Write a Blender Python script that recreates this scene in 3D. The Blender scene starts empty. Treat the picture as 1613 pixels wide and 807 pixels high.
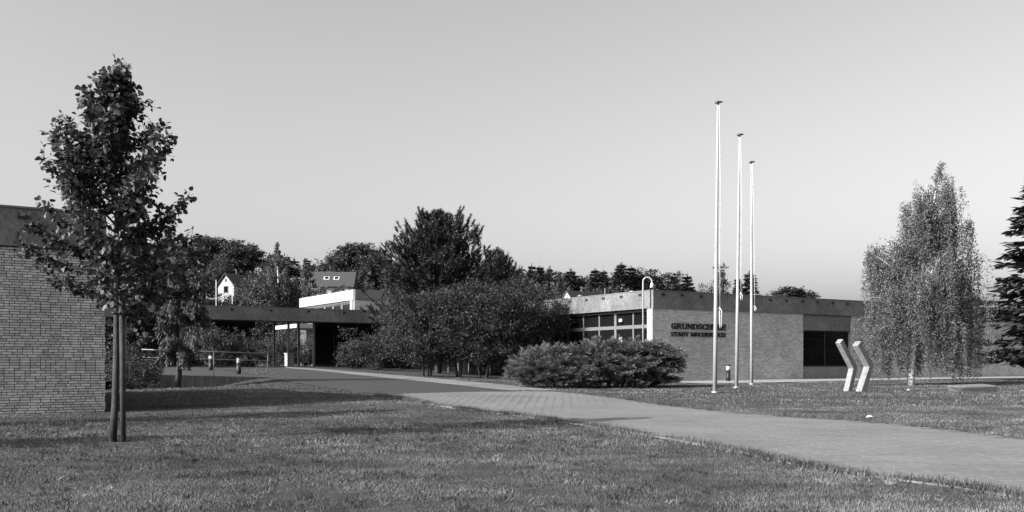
import bpy, math, random
import numpy as np
from mathutils import Vector, Matrix

# ------------------------------------------------------------------ camera, sky, sun, exposure
S = bpy.context.scene
COL = S.collection
EYE, F, CX, HZ = 1.15, 1500.0, 806.5, 572.0      # eye height, focal length and horizon of the photograph (1613 px wide)
cam = bpy.data.cameras.new('camera')
cam.sensor_width = 36.0
cam.lens = 36.0 * F / 1613.0
cam.shift_y = (HZ - 403.5) / 1613.0
cam.clip_start, cam.clip_end = 0.1, 3000
camo = bpy.data.objects.new('camera', cam)
camo.location = (0, 0, EYE)
camo.rotation_euler = (math.radians(90), 0, 0)
COL.objects.link(camo)
S.camera = camo

SUN_EL, SUN_DIR = math.radians(29), math.radians(31.5)     # shadows run along this heading from +X
w = bpy.data.worlds.new('World'); S.world = w; w.use_nodes = True
nt = w.node_tree
sky = nt.nodes.new('ShaderNodeTexSky'); sky.sky_type = 'NISHITA'; sky.sun_disc = False
sky.sun_elevation = SUN_EL
sky.sun_rotation = math.atan2(-math.cos(SUN_DIR), -math.sin(SUN_DIR))
sky.air_density = 1.0; sky.dust_density = 4.8; sky.ozone_density = 1.0
bw = nt.nodes.new('ShaderNodeRGBToBW')                      # black-and-white film
nt.links.new(sky.outputs[0], bw.inputs[0])
nt.links.new(bw.outputs[0], nt.nodes['Background'].inputs[0])
nt.nodes['Background'].inputs[1].default_value = 0.15
sl = bpy.data.lights.new('sun', 'SUN'); sl.energy = 5.0; sl.angle = math.radians(0.5); sl.color = (1, 1, 1)
so = bpy.data.objects.new('sun', sl); COL.objects.link(so)
ce = math.cos(SUN_EL)
so.rotation_euler = Vector((math.cos(SUN_DIR)*ce, math.sin(SUN_DIR)*ce, -math.sin(SUN_EL))).to_track_quat('-Z', 'Y').to_euler()
so.location = (-40, -30, 40)
S.view_settings.view_transform = 'Standard'; S.view_settings.look = 'None'
S.view_settings.gamma = 1.0; S.view_settings.use_curve_mapping = False
S.view_settings.exposure = 0.95
S.render.engine = 'CYCLES'

R = np.random.default_rng(7)
random.seed(7)

# ------------------------------------------------------------------ helpers: materials
MATS = {}
def grey(v): return (v, v, v, 1)
def mat(name, lo, hi=None, scale=6.0, rough=0.9, bump=0.0, bscale=None, attr=0.0, detail=6, spec=0.3, dist=0.02,
        stretch=None, metal=0.0, patch=None):
    """grey surface: noise between two albedos, optional per-piece variation ('v' attribute), optional bump"""
    if name in MATS: return MATS[name]
    hi = lo if hi is None else hi
    m = bpy.data.materials.new(name); m.use_nodes = True
    n, l = m.node_tree.nodes, m.node_tree.links
    b = n['Principled BSDF']
    b.inputs['Roughness'].default_value = rough
    b.inputs['Specular IOR Level'].default_value = spec
    b.inputs['Metallic'].default_value = metal
    geo = n.new('ShaderNodeNewGeometry')
    vec = geo.outputs['Position']
    if stretch:
        mp = n.new('ShaderNodeMapping'); mp.inputs['Scale'].default_value = stretch
        l.new(vec, mp.inputs[0]); vec = mp.outputs[0]
    no = n.new('ShaderNodeTexNoise'); no.inputs['Scale'].default_value = scale; no.inputs['Detail'].default_value = detail
    no.inputs['Roughness'].default_value = 0.65
    l.new(vec, no.inputs['Vector'])
    mr = n.new('ShaderNodeMapRange')
    mr.inputs[1].default_value = 0.3; mr.inputs[2].default_value = 0.7
    mr.inputs[3].default_value = lo; mr.inputs[4].default_value = hi
    l.new(no.outputs[0], mr.inputs[0])
    out = mr.outputs[0]
    if patch:                                       # (scale, low factor, high factor)
        n2 = n.new('ShaderNodeTexNoise'); n2.inputs['Scale'].default_value = patch[0]; n2.inputs['Detail'].default_value = 4
        l.new(vec if len(patch) > 3 else geo.outputs['Position'], n2.inputs['Vector'])
        m2 = n.new('ShaderNodeMapRange'); m2.inputs[1].default_value = 0.35; m2.inputs[2].default_value = 0.65
        m2.inputs[3].default_value = patch[1]; m2.inputs[4].default_value = patch[2]
        l.new(n2.outputs[0], m2.inputs[0])
        mu = n.new('ShaderNodeMath'); mu.operation = 'MULTIPLY'
        l.new(out, mu.inputs[0]); l.new(m2.outputs[0], mu.inputs[1]); out = mu.outputs[0]
    if attr:
        at_ = n.new('ShaderNodeAttribute'); at_.attribute_name = 'v'
        m3 = n.new('ShaderNodeMapRange'); m3.inputs[3].default_value = 1 - attr; m3.inputs[4].default_value = 1 + attr
        l.new(at_.outputs['Fac'], m3.inputs[0])
        mu = n.new('ShaderNodeMath'); mu.operation = 'MULTIPLY'
        l.new(out, mu.inputs[0]); l.new(m3.outputs[0], mu.inputs[1]); out = mu.outputs[0]
    l.new(out, b.inputs['Base Color'])
    if bump:
        n4 = n.new('ShaderNodeTexNoise'); n4.inputs['Scale'].default_value = bscale or scale * 5; n4.inputs['Detail'].default_value = 5
        l.new(vec, n4.inputs['Vector'])
        bp = n.new('ShaderNodeBump'); bp.inputs['Strength'].default_value = bump; bp.inputs['Distance'].default_value = dist
        l.new(n4.outputs[0], bp.inputs['Height']); l.new(bp.outputs[0], b.inputs['Normal'])
    MATS[name] = m
    return m

def leafmat(name, lo, hi, trans=0.3, rough=0.55, spec=0.4):
    if name in MATS: return MATS[name]
    m = bpy.data.materials.new(name); m.use_nodes = True
    n, l = m.node_tree.nodes, m.node_tree.links
    b = n['Principled BSDF']; b.inputs['Roughness'].default_value = rough; b.inputs['Specular IOR Level'].default_value = spec
    at_ = n.new('ShaderNodeAttribute'); at_.attribute_name = 'v'
    mr = n.new('ShaderNodeMapRange'); mr.inputs[3].default_value = lo; mr.inputs[4].default_value = hi
    l.new(at_.outputs['Fac'], mr.inputs[0]); l.new(mr.outputs[0], b.inputs['Base Color'])
    tr = n.new('ShaderNodeBsdfTranslucent'); l.new(mr.outputs[0], tr.inputs[0])
    mx = n.new('ShaderNodeMixShader'); mx.inputs[0].default_value = trans
    l.new(b.outputs[0], mx.inputs[1]); l.new(tr.outputs[0], mx.inputs[2])
    l.new(mx.outputs[0], n['Material Output'].inputs[0])
    MATS[name] = m
    return m

M_GRASS = mat('lawn_soil', 0.016, 0.04, 5, 1.0, 0.6, 40, patch=(0.5, 0.7, 1.35), dist=0.03)
M_BLADE = mat('grass_blade', 0.04, 0.13, 2.6, 0.8, attr=0.55, patch=(0.45, 0.6, 1.45), spec=0.15, stretch=(.55, 1, 1))
M_ASPH = mat('asphalt', 0.024, 0.036, 30, 0.9, 0.5, 160, patch=(0.5, 0.9, 1.12), dist=0.006)
M_PAVE = mat('paver_concrete', 0.1, 0.135, 14, 0.9, 0.4, 90, attr=0.06, patch=(0.6, 0.88, 1.1), dist=0.004)
M_JOINT = mat('joint_sand', 0.045, 0.07, 40, 1.0, 0.4, 150)
M_FOOT = mat('footway_concrete', 0.12, 0.17, 10, 0.9, 0.3, 90, patch=(0.5, 0.8, 1.1))
M_STRIP = mat('pale_gravel', 0.17, 0.27, 18, 1.0, 0.5, 60)
M_KERB = mat('kerb_concrete', 0.09, 0.17, 12, 0.9, 0.3, 90)
M_CONC = mat('exposed_aggregate', 0.085, 0.19, 14, 0.95, 0.5, 60, patch=(0.9, 0.75, 1.15), stretch=(1, 1, 0.6), dist=0.012)
M_RET = mat('stained_concrete', 0.07, 0.17, 5, 0.95, 0.4, 40, stretch=(2.2, 2.2, 0.35))
M_BRICK = mat('pale_brick', 0.34, 0.46, 9, 0.85, attr=0.18, patch=(0.7, 0.84, 1.12))
M_MORTAR = mat('mortar', 0.12, 0.2, 30, 1.0, 0.4, 120)
M_BRICKL = mat('sand_lime_brick', 0.36, 0.52, 9, 0.85, attr=0.25, patch=(0.8, 0.8, 1.12))
M_MORTARD = mat('dark_mortar', 0.03, 0.05, 30, 1.0, 0.4, 120)
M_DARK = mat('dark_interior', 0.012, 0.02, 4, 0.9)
M_GLASS = mat('dark_glass', 0.006, 0.008, 2, 0.04, spec=0.15)
M_FRAME = mat('window_frame', 0.10, 0.14, 8, 0.5)
M_STEEL = mat('painted_steel', 0.06, 0.09, 8, 0.5)
M_RAIL = mat('galvanised_rail', 0.20, 0.28, 8, 0.45, metal=0.3)
M_WHITE = mat('white_paint', 0.4, 0.5, 3, 0.45)
M_POLE = mat('pole_paint', 0.24, 0.3, 1.5, 0.5, stretch=(1, 1, 0.5))
M_BLACK = mat('black_paint', 0.012, 0.018, 8, 0.5)
M_ROPE = mat('rope', 0.35, 0.5, 30, 0.9)
M_GRAVEL = mat('roof_gravel', 0.1, 0.2, 25, 1.0, 0.5, 60)
M_ROOFT = mat('roof_tiles', 0.03, 0.055, 6, 0.8, 0.3, 20)
M_RENDER = mat('white_render', 0.26, 0.34, 3, 0.9, 0.2, 40)
M_BARK = mat('bark', 0.035, 0.10, 18, 0.95, 0.6, 50, stretch=(1, 1, 0.3))
M_BARKY = mat('young_bark', 0.02, 0.05, 14, 0.85, 0.4, 60, stretch=(1, 1, 0.4))
M_BIRCHB = mat('birch_bark', 0.15, 0.8, 5, 0.8, 0.3, 30, stretch=(1, 1, 2.6))
M_STONE = mat('pale_stone', 0.08, 0.16, 6, 0.95, 0.5, 40)
M_SCULPT = mat('cast_concrete', 0.12, 0.22, 7, 0.9, 0.35, 60)
L_LIME = leafmat('lime_leaf', 0.02, 0.085, 0.25)
L_SHRUB = leafmat('shrub_leaf', 0.010, 0.05, 0.22)
L_DECID = leafmat('deciduous_leaf', 0.02, 0.08, 0.25)
L_BIRCH = leafmat('birch_leaf', 0.075, 0.16, 0.35, 0.7, 0.15)
L_PINE = leafmat('pine_needle', 0.006, 0.03, 0.05)
L_CON = leafmat('conifer_needle', 0.010, 0.045, 0.05)
L_JUN = leafmat('juniper_spray', 0.015, 0.19, 0.15, 0.8, 0.2)
L_CED = leafmat('cypress_spray', 0.012, 0.10, 0.12)

# ------------------------------------------------------------------ helpers: objects
def link(name, me, m=None, parent=None):
    o = bpy.data.objects.new(name, me)
    COL.objects.link(o)
    if m is not None and me is not None and not me.materials: me.materials.append(m)
    if parent is not None: o.parent = parent
    return o
def tag(o, label=None, cat=None, group=None, kind=None):
    if label: o['label'] = label
    if cat: o['category'] = cat
    if group: o['group'] = group
    if kind: o['kind'] = kind
    return o
def empty(name, loc, rz=0.0, label=None, cat=None, group=None):
    o = bpy.data.objects.new(name, None); COL.objects.link(o)
    o.empty_display_size = 0.2
    o.location = loc; o.rotation_euler = (0, 0, rz)
    return tag(o, label, cat, group)
def copy_tree(o, parent=None):
    c = o.copy(); COL.objects.link(c); c.parent = parent
    for ch in list(o.children): copy_tree(ch, c)
    return c

def np_mesh(name, V, T, v=None, smooth=False):
    """triangles T (m,3) over V (n,3)"""
    V = np.asarray(V, np.float32); T = np.asarray(T, np.int32)
    me = bpy.data.meshes.new(name)
    me.vertices.add(len(V)); me.vertices.foreach_set('co', V.ravel())
    me.loops.add(T.size); me.loops.foreach_set('vertex_index', T.ravel())
    me.polygons.add(len(T)); me.polygons.foreach_set('loop_start', np.arange(0, T.size, 3, dtype=np.int32))
    me.polygons.foreach_set('use_smooth', np.full(len(T), bool(smooth)))
    if v is not None:
        a = me.attributes.new('v', 'FLOAT', 'POINT'); a.data.foreach_set('value', np.asarray(v, np.float32))
    me.update(calc_edges=True)
    return me

class MB:
    """collects shapes into one mesh"""
    def __init__(s): s.V = []; s.Fc = []; s.vv = []
    def add(s, vs, fs, v=0.5):
        o = len(s.V); s.V += [tuple(p) for p in vs]; s.Fc += [tuple(i + o for i in f) for f in fs]; s.vv += [v] * len(vs)
    def box(s, x0, x1, y0, y1, z0, z1, v=0.5, bev=0.0):
        s.add([(x0,y0,z0),(x1,y0,z0),(x1,y1,z0),(x0,y1,z0),(x0,y0,z1),(x1,y0,z1),(x1,y1,z1),(x0,y1,z1)],
              [(0,3,2,1),(4,5,6,7),(0,1,5,4),(1,2,6,5),(2,3,7,6),(3,0,4,7)], v)
    def tube(s, pts, rad, n=8, cap=True, v=0.5):
        pts = [Vector(p) for p in pts]
        if not hasattr(rad, '__len__'): rad = [rad] * len(pts)
        vs, fs = [], []
        up = None
        for i, p in enumerate(pts):
            d = (pts[min(i+1, len(pts)-1)] - pts[max(i-1, 0)])
            if d.length < 1e-6: d = Vector((0,0,1))
            d.normalize()
            if up is None: up = Vector((1,0,0)) if abs(d.x) < 0.8 else Vector((0,1,0))
            a = (up - d * up.dot(d)).normalized(); b = d.cross(a); up = a
            for k in range(n):
                t = 2*math.pi*k/n
                vs.append(p + (a*math.cos(t) + b*math.sin(t)) * rad[i])
        for i in range(len(pts)-1):
            for k in range(n):
                k2 = (k+1) % n
                fs.append((i*n+k, i*n+k2, (i+1)*n+k2, (i+1)*n+k))
        if cap:
            fs.append(tuple(range(n-1, -1, -1))); fs.append(tuple((len(pts)-1)*n + k for k in range(n)))
        s.add(vs, fs, v)
    def prism(s, poly, y0, y1, v=0.5):
        """polygon in x,z extruded along y"""
        n = len(poly)
        s.add([(x, y0, z) for x, z in poly] + [(x, y1, z) for x, z in poly],
              [tuple(range(n)), tuple(range(2*n-1, n-1, -1))] + [(i, n+i, n+(i+1) % n, (i+1) % n) for i in range(n)], v)
    def mesh(s, name, smooth=False):
        me = bpy.data.meshes.new(name); me.from_pydata(s.V, [], s.Fc)
        a = me.attributes.new('v', 'FLOAT', 'POINT'); a.data.foreach_set('value', np.array(s.vv, np.float32))
        if smooth: me.polygons.foreach_set('use_smooth', [True]*len(me.polygons))
        me.update(); return me
    def build(s, name, m, parent=None, smooth=False): return link(name, s.mesh(name, smooth), m, parent)

def part_box(name, m, parent, *a, v=0.5):
    b = MB(); b.box(*a, v=v); return b.build(name, m, parent)

def ss(a, b, x):
    t = np.clip((x - a) / (b - a), 0, 1); return t*t*(3 - 2*t)

# ------------------------------------------------------------------ the terrain
def gz0(x, y):
    x = np.asarray(x, float); y = np.asarray(y, float)
    z = 0.0075*np.clip(y, -20, 45)
    z = z + 0.6*ss(26, 54, y)*ss(4, -14, x)
    z = z + 0.14*np.exp(-((x+2.5)**2/18 + (y-25)**2/30))
    z = z + ss(66, 230, y)*(5 + 10*ss(40, -70, x)) + 3*ss(230, 420, y)
    return z
def gz(x, y):
    x = np.asarray(x, float); y = np.asarray(y, float)
    a = (x+13.7)*.8390 + (y-36.9)*.5442; b = -(x+13.7)*.5442 + (y-36.9)*.8390    # along / behind the retaining wall
    return gz0(x, y) - 0.58*ss(4.6, .2, a)*ss(-10, -6, a)*np.exp(-(b/3.0)**2)
def ray(px, py, g=gz):
    """ground point seen at a photograph pixel"""
    r = (px - CX)/F; k = (py - HZ)/F
    Y = np.arange(3.0, 420, 0.05)
    d = (EYE - k*Y) - g(r*Y, Y)
    i = int(np.argmax(d <= 0)) if (d <= 0).any() else len(Y)-1
    return r*Y[i], Y[i], float(g(r*Y[i], Y[i]))
def at(px, py, Y): return Vector(((px-CX)/F*Y, Y, EYE - (py-HZ)/F*Y))

xs = np.concatenate([np.linspace(-420, -60, 19), np.linspace(-55, -33, 12), np.arange(-32, 33, 0.8), np.linspace(34, 60, 12), np.linspace(70, 420, 18)])
ys = np.concatenate([np.linspace(-120, -22, 12), np.arange(-20, 72, 0.8), np.linspace(74, 130, 29), np.linspace(134, 300, 40), np.linspace(310, 900, 18)])
XX, YY = np.meshgrid(xs, ys); ZZ = gz(XX, YY)
V = np.stack([XX.ravel(), YY.ravel(), ZZ.ravel()], 1)
nx, ny = len(xs), len(ys)
I, J = np.meshgrid(np.arange(nx-1), np.arange(ny-1)); q = (J*nx + I).ravel()
T = np.concatenate([np.stack([q, q+1, q+nx+1], 1), np.stack([q, q+nx+1, q+nx], 1)])
tag(link('ground', np_mesh('ground', V, T, smooth=True), M_GRASS), kind='structure')

def resample(P, n):
    P = np.array(P, float); d = np.r_[0, np.cumsum(np.hypot(*np.diff(P, axis=0).T))]
    t = np.linspace(0, d[-1], n); return np.stack([np.interp(t, d, P[:, 0]), np.interp(t, d, P[:, 1])], 1)
def smooth_line(P, it=2):
    P = np.array(P, float)
    for _ in range(it):
        Q = [P[0]]
        for a, b in zip(P[:-1], P[1:]): Q += [0.75*a+0.25*b, 0.25*a+0.75*b]
        Q.append(P[-1]); P = np.array(Q)
    return P
def ribbon(name, A, B, m, dz, n=60, k=14):
    A, B = resample(A, n), resample(B, n)
    t = np.linspace(0, 1, k)
    G = A[:, None]*(1-t)[None, :, None] + B[:, None]*t[None, :, None]
    Z = gz(G[..., 0], G[..., 1]) + dz
    V = np.concatenate([G, Z[..., None]], 2).reshape(-1, 3)
    I, J = np.meshgrid(np.arange(k-1), np.arange(n-1)); q = (J*k + I).ravel()
    T = np.concatenate([np.stack([q, q+1, q+k+1], 1), np.stack([q, q+k+1, q+k], 1)])
    me = np_mesh(name, V, T, smooth=True)
    if me.polygons[0].normal.z < 0: me.flip_normals()
    o = tag(link(name, me, m), kind='structure')
    return o, np.concatenate([A, B[::-1]])
def wl(px): return smooth_line([ray(*p)[:2] for p in px])

near_as = wl([(425,597),(490,607),(540,614),(595,623)])
far_as = wl([(448,580.5),(560,591),(700,604),(815,617)])
far_st = wl([(452,578.8),(560,586.5),(700,598),(790,606),(880,616)])
near_pv = wl([(595,623),(690,640),(760,650),(830,657),(900,668),(1000,683),(1100,700),(1200,722),(1300,743),(1400,755),(1534,772),(1720,806),(1900,850)])
far_pv = wl([(815,617),(880,617.5),(960,626),(1040,638),(1150,650),(1250,658),(1330,662),(1400,668),(1534,682),(1720,704),(1900,726)])
o_road, poly_as = ribbon('road', near_as, far_as, M_ASPH, 0.014)
o_path, poly_pv = ribbon('paved_path', near_pv, far_pv, M_JOINT, 0.010, 120, 16)
o_foot, poly_st = ribbon('footway', far_as, far_st, M_FOOT, 0.022)

def inside(poly, X, Y):
    c = np.zeros(np.shape(X), bool); n = len(poly); j = n-1
    for i in range(n):
        xi, yi = poly[i]; xj, yj = poly[j]
        if yi != yj:
            c ^= ((yi > Y) != (yj > Y)) & (X < (xj-xi)*(Y-yi)/(yj-yi) + xi)
        j = i
    return c

# pavers: the largest 300 one by one, the rest as one mesh
PL, PW, PA = 0.40, 0.20, math.radians(-3)
ca, sa = math.cos(PA), math.sin(PA)
cells = []
for j in range(-20, 190):
    for i in range(-60, 80):
        u = (i + 0.5*(j % 2))*PL; v_ = 3.0 + j*PW
        cells.append((u*ca - v_*sa, u*sa + v_*ca))
cells = np.array(cells)
ok = np.ones(len(cells), bool)
for du, dv in ((-.5,-.5),(.5,-.5),(.5,.5),(-.5,.5)):
    ok &= inside(poly_pv, cells[:,0] + (du*PL*ca - dv*PW*sa), cells[:,1] + (du*PL*sa + dv*PW*ca))
cells = cells[ok]
def paver_np(c):
    b = 0.003; hx, hy = PL/2-0.003, PW/2-0.003
    top = [(-hx+b,-hy+b,0),(hx-b,-hy+b,0),(hx-b,hy-b,0),(-hx+b,hy-b,0)]
    bot = [(-hx,-hy,-0.003),(hx,-hy,-0.003),(hx,hy,-0.003),(-hx,hy,-0.003)]
    low = [(-hx,-hy,-0.05),(hx,-hy,-0.05),(hx,hy,-0.05),(-hx,hy,-0.05)]
    return np.array(top + bot + low)
PT = [(0,1,2),(0,2,3)]
for a in (0, 4):
    for k in range(4):
        k2 = (k+1) % 4
        PT += [(a+k, a+4+k, a+4+k2), (a+k, a+4+k2, a+k2)]
PT = np.array(PT)
vis = (cells[:,1] > 4.5) & (np.abs(cells[:,0]/cells[:,1]) < 0.535)
order = np.argsort(np.where(vis, cells[:,1], 1e3))
single = set(order[:300].tolist())
tmp = [np_mesh('paver', paver_np(0), PT, np.full(12, k/7.0)) for k in range(8)]
for t_ in tmp: t_.materials.append(M_PAVE)
Vs, Ts, vv = [], [], []
Rz = np.array([[ca,-sa],[sa,ca]])
for k, (x, y) in enumerate(cells):
    z = float(gz(x, y)) + 0.014 + R.uniform(-0.001, 0.001)
    if k in single:
        o = link('paver', tmp[R.integers(8)], None, o_path)
        o.location = (x, y, z); o.rotation_euler = (R.normal(0, .0015) + 0.0075, R.normal(0, .0015), PA)
    else:
        P = paver_np(0); P[:, :2] = P[:, :2] @ Rz.T
        n0 = len(Vs)*12
        Vs.append(P + (x, y, z)); Ts.append(PT + n0); vv.append(np.full(12, R.random()))
tag(link('pavers', np_mesh('pavers', np.concatenate(Vs), np.concatenate(Ts), np.concatenate(vv)), M_PAVE, o_path), kind='stuff')

# kerb stones along the near edge of the path
kp = resample(near_pv, 400); dk = np.r_[0, np.cumsum(np.hypot(*np.diff(kp, axis=0).T))]
s_ = 0.3
while s_ < dk[-1]-1:
    a = np.array([np.interp(s_, dk, kp[:,0]), np.interp(s_, dk, kp[:,1])])
    b = np.array([np.interp(s_+0.97, dk, kp[:,0]), np.interp(s_+0.97, dk, kp[:,1])])
    c = (a+b)/2; an = math.atan2(*(b-a)[::-1])
    if c[1] > 4 and abs(c[0]/c[1]) < 0.6:
        mb = MB(); L_ = np.linalg.norm(b-a)/2
        mb.box(-L_, L_, -0.045, 0.045, -0.12, 0.0)
        o = mb.build('kerb_stone', M_KERB, o_path)
        o.location = (c[0], c[1], float(gz(*c)) + 0.028 + R.uniform(-.014, .006)); o.rotation_euler = (R.normal(0,.02), R.normal(0, .008), an)
    s_ += 0.985

# ------------------------------------------------------------------ brickwork
def brick_field(rects, course, blen, joint, proud=0.012, jit=0.004, rng=R):
    """list of (x0,x1,z0,z1) brick faces filling the given rectangles (in x,z), running bond"""
    out = []
    for (x0, x1, z0, z1) in rects:
        nz = int(round((z1-z0)/course)); c = (z1-z0)/nz
        for j in range(nz):
            x = x0 - blen*(0.5*(j % 2) + (0.25 if rng.random() < 0.25 else 0))
            while x < x1:
                L_ = blen if rng.random() < 0.8 else blen*0.5
                a, b = max(x, x0), min(x+L_-joint, x1)
                if b - a > 0.04: out.append((a, b, z0+j*c+joint/2, z0+(j+1)*c-joint/2))
                x += L_
    return out
BF = np.array([(0,1,2),(0,2,3),(0,4,5),(0,5,1),(1,5,6),(1,6,2),(2,6,7),(2,7,3),(3,7,4),(3,4,0)])
def brick_verts(r, y, back):
    a, b, c, d = r
    return np.array([(a,y,c),(b,y,c),(b,y,d),(a,y,d),(a,back,c),(b,back,c),(b,back,d),(a,back,d)])
def brick_mesh(rs, y=-0.0, depth=0.03, side=False):
    n = len(rs); V = np.zeros((n*8, 3)); T = np.zeros((n*10, 3), int); v = np.zeros(n*8)
    for k, r in enumerate(rs):
        yy = y - 0.003 + R.uniform(-.0008, .0008)
        P = brick_verts(r, yy, y + depth)
        if side: P = np.stack([P[:,1], -P[:,0], P[:,2]], 1)*np.array([1, -1, 1])
        V[k*8:k*8+8] = P; T[k*10:k*10+10] = BF + k*8; v[k*8:k*8+8] = R.random()
    return V, T, v

TH = math.radians(32)
D = Vector((math.cos(TH), math.sin(TH), 0)); DN = Vector((-math.sin(TH), math.cos(TH), 0))
CORNER = Vector((6.19, 42.0, 0.0))

# ------------------------------------------------------------------ fascia of concrete panels with drain slots
def fascia(parent, a, b, fixed, z0, z1, plen, axis, out, thick=0.14, slots=2):
    """row of panels from a to b along axis ('x' or 'y'), outer face at `fixed`, facing `out` (-1 or +1)"""
    n = max(1, round((b-a)/plen)); L_ = (b-a)/n
    for k in range(n):
        p0, p1 = a + k*L_ + 0.008, a + (k+1)*L_ - 0.008
        f0, f1 = sorted((fixed, fixed - out*thick))
        mb = MB()
        if axis == 'x': mb.box(p0, p1, f0, f1, z0, z1, v=R.random())
        else: mb.box(f0, f1, p0, p1, z0, z1, v=R.random())
        pn = mb.build('fascia_panel', M_CONC, parent)
        for s in range(slots):
            c = p0 + (s+0.5)/slots*(p1-p0); h = 0.09
            g0, g1 = sorted((fixed + out*0.035, fixed - out*0.02))
            mb = MB()
            zt = z1 - 0.10
            if axis == 'x': mb.box(c-h, c+h, g0, g1, zt-0.09, zt)
            else: mb.box(g0, g1, c-h, c+h, zt-0.09, zt)
            mb.build('drain_slot', M_BLACK, pn)
    mb = MB()                                          # metal coping over the panels
    f0, f1 = sorted((fixed + out*0.02, fixed - out*(thick+0.04)))
    if axis == 'x': mb.box(a, b, f0, f1, z1+0.003, z1+0.04)
    else: mb.box(f0, f1, a, b, z1+0.003, z1+0.04)
    mb.build('coping', M_RAIL if False else M_FOOT, parent)

# ------------------------------------------------------------------ main school building (right)
Z0, ZF, ZT = 0.05, 3.57, 4.34
sch = empty('school_building', CORNER, TH, 'long low school building with pale brick front wall, concrete fascia and lettering', 'building')
LEN = 36.0
core = MB(); core.box(0.0, 9.7, 0.0, 0.36, Z0, ZF); core.box(13.3, LEN, 0.0, 0.36, Z0, ZF)
core.build('wall', M_MORTAR, sch)
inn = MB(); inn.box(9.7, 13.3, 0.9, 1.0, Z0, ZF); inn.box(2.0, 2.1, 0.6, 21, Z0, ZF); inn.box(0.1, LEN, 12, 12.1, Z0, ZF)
inn.build('interior_wall', M_DARK, sch)
rs = brick_field([(0.0, 9.7, 0.30, ZF), (13.3, LEN, 0.30, ZF)], 0.0650, 0.22, 0.010)
Vb, Tb, vb = brick_mesh(rs)
tag(link('brickwork', np_mesh('brickwork', Vb, Tb, vb), M_BRICK, sch), kind='stuff')
rs = brick_field([(0.0, 0.36, 0.30, ZF)], 0.0650, 0.22, 0.010)
Vb, Tb, vb = brick_mesh(rs)
Vb = np.stack([Vb[:,1], 0.0 + Vb[:,0], Vb[:,2]], 1); Tb = Tb[:, ::-1]
tag(link('brickwork', np_mesh('brickwork', Vb, Tb, vb), M_BRICK, sch), kind='stuff')
part_box('plinth', M_STEEL, sch, 0.0, LEN, -0.004, 0.3, 0.0, 0.30)
fascia(sch, 0.0, LEN, -0.05, ZF, ZT, 2.25, 'x', -1, slots=2)
fascia(sch, 0.10, 21.6, -0.05, ZF, ZT, 2.7, 'y', -1, slots=2)
part_box('roof', M_GRAVEL, sch, 0.1, LEN, 0.1, 21.6, ZF+0.02, ZT-0.06)
part_box('painted_shadow_line', M_BLACK, sch, 0.03, LEN, 0.03, 0.3, ZF-0.02, ZF+0.01)  # black strip standing in for the shadow line under the fascia
# classroom window in the front wall with panel over and apron under it
part_box('lintel_panel', M_CONC, sch, 9.72, 13.28, 0.03, 0.20, 2.78, ZF-0.03)
part_box('apron_panel', M_CONC, sch, 9.72, 13.28, 0.03, 0.20, 0.31, 0.96)
wn = MB()
for x in (9.74, 11.45, 13.18): wn.box(x, x+0.07, 0.16, 0.24, 0.965, 2.775)
wn.box(9.74, 13.25, 0.17, 0.23, 0.965, 1.03); wn.box(9.74, 13.25, 0.17, 0.23, 2.71, 2.775)
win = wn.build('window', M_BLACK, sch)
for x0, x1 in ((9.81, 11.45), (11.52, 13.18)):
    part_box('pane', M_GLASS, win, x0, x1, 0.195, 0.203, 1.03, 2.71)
# glazed entrance on the left side
gl = MB()
ts = [0.37 + 1.28*k for k in range(17)]
ent = None
for k, t in enumerate(ts):
    wd = 0.09 if k % 3 != 2 else 0.16
    gl.box(0.30, 0.40, t, t+wd, 0.25, ZF-0.02)
gl.box(0.31, 0.39, 0.37, 21.0, 2.72, 2.88); gl.box(0.31, 0.39, 0.37, 21.0, 3.46, 3.55); gl.box(0.31, 0.39, 0.37, 21.0, 0.25, 0.42)
ent = gl.build('entrance_glazing', M_FRAME, sch)
for k in range(len(ts)-1):
    part_box('pane', M_GLASS, ent, 0.345, 0.353, ts[k]+0.1, ts[k+1], 0.42, 2.72)
    part_box('pane', M_GLASS, ent, 0.345, 0.353, ts[k]+0.1, ts[k+1], 2.88, 3.46)
# bright notice on the door glass and small lamp over the door
part_box('notice', M_WHITE, ent, 0.333, 0.340, 2.55, 2.78, 1.2, 2.35)
part_box('door_lamp', M_WHITE, ent, 0.20, 0.30, 2.42, 2.62, 3.06, 3.2)
for (x, y) in ((3.0, 9.5), (3.4, 5.6), (6.0, 14)):
    mb = MB(); mb.tube([(x, y, ZT-0.1), (x, y, ZT+0.42)], 0.13, 10); mb.tube([(x, y, ZT+0.42), (x, y, ZT+0.5)], [0.2, 0.06], 10)
    mb.build('roof_vent', M_RAIL, sch, True)
# pale paving strip along the wall foot
st = MB()
for k in range(int(LEN/1.0)):
    x0, x1 = k*1.0, (k+1)*1.0
    p = [CORNER + D*x0 - DN*3.6, CORNER + D*x1 - DN*3.6, CORNER + D*x1, CORNER + D*x0]
    st.add([(q.x, q.y, float(gz(q.x, q.y)) + 0.02) for q in p], [(0,1,2,3)])
tag(st.build('gravel_strip', M_STRIP), kind='structure')

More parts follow.
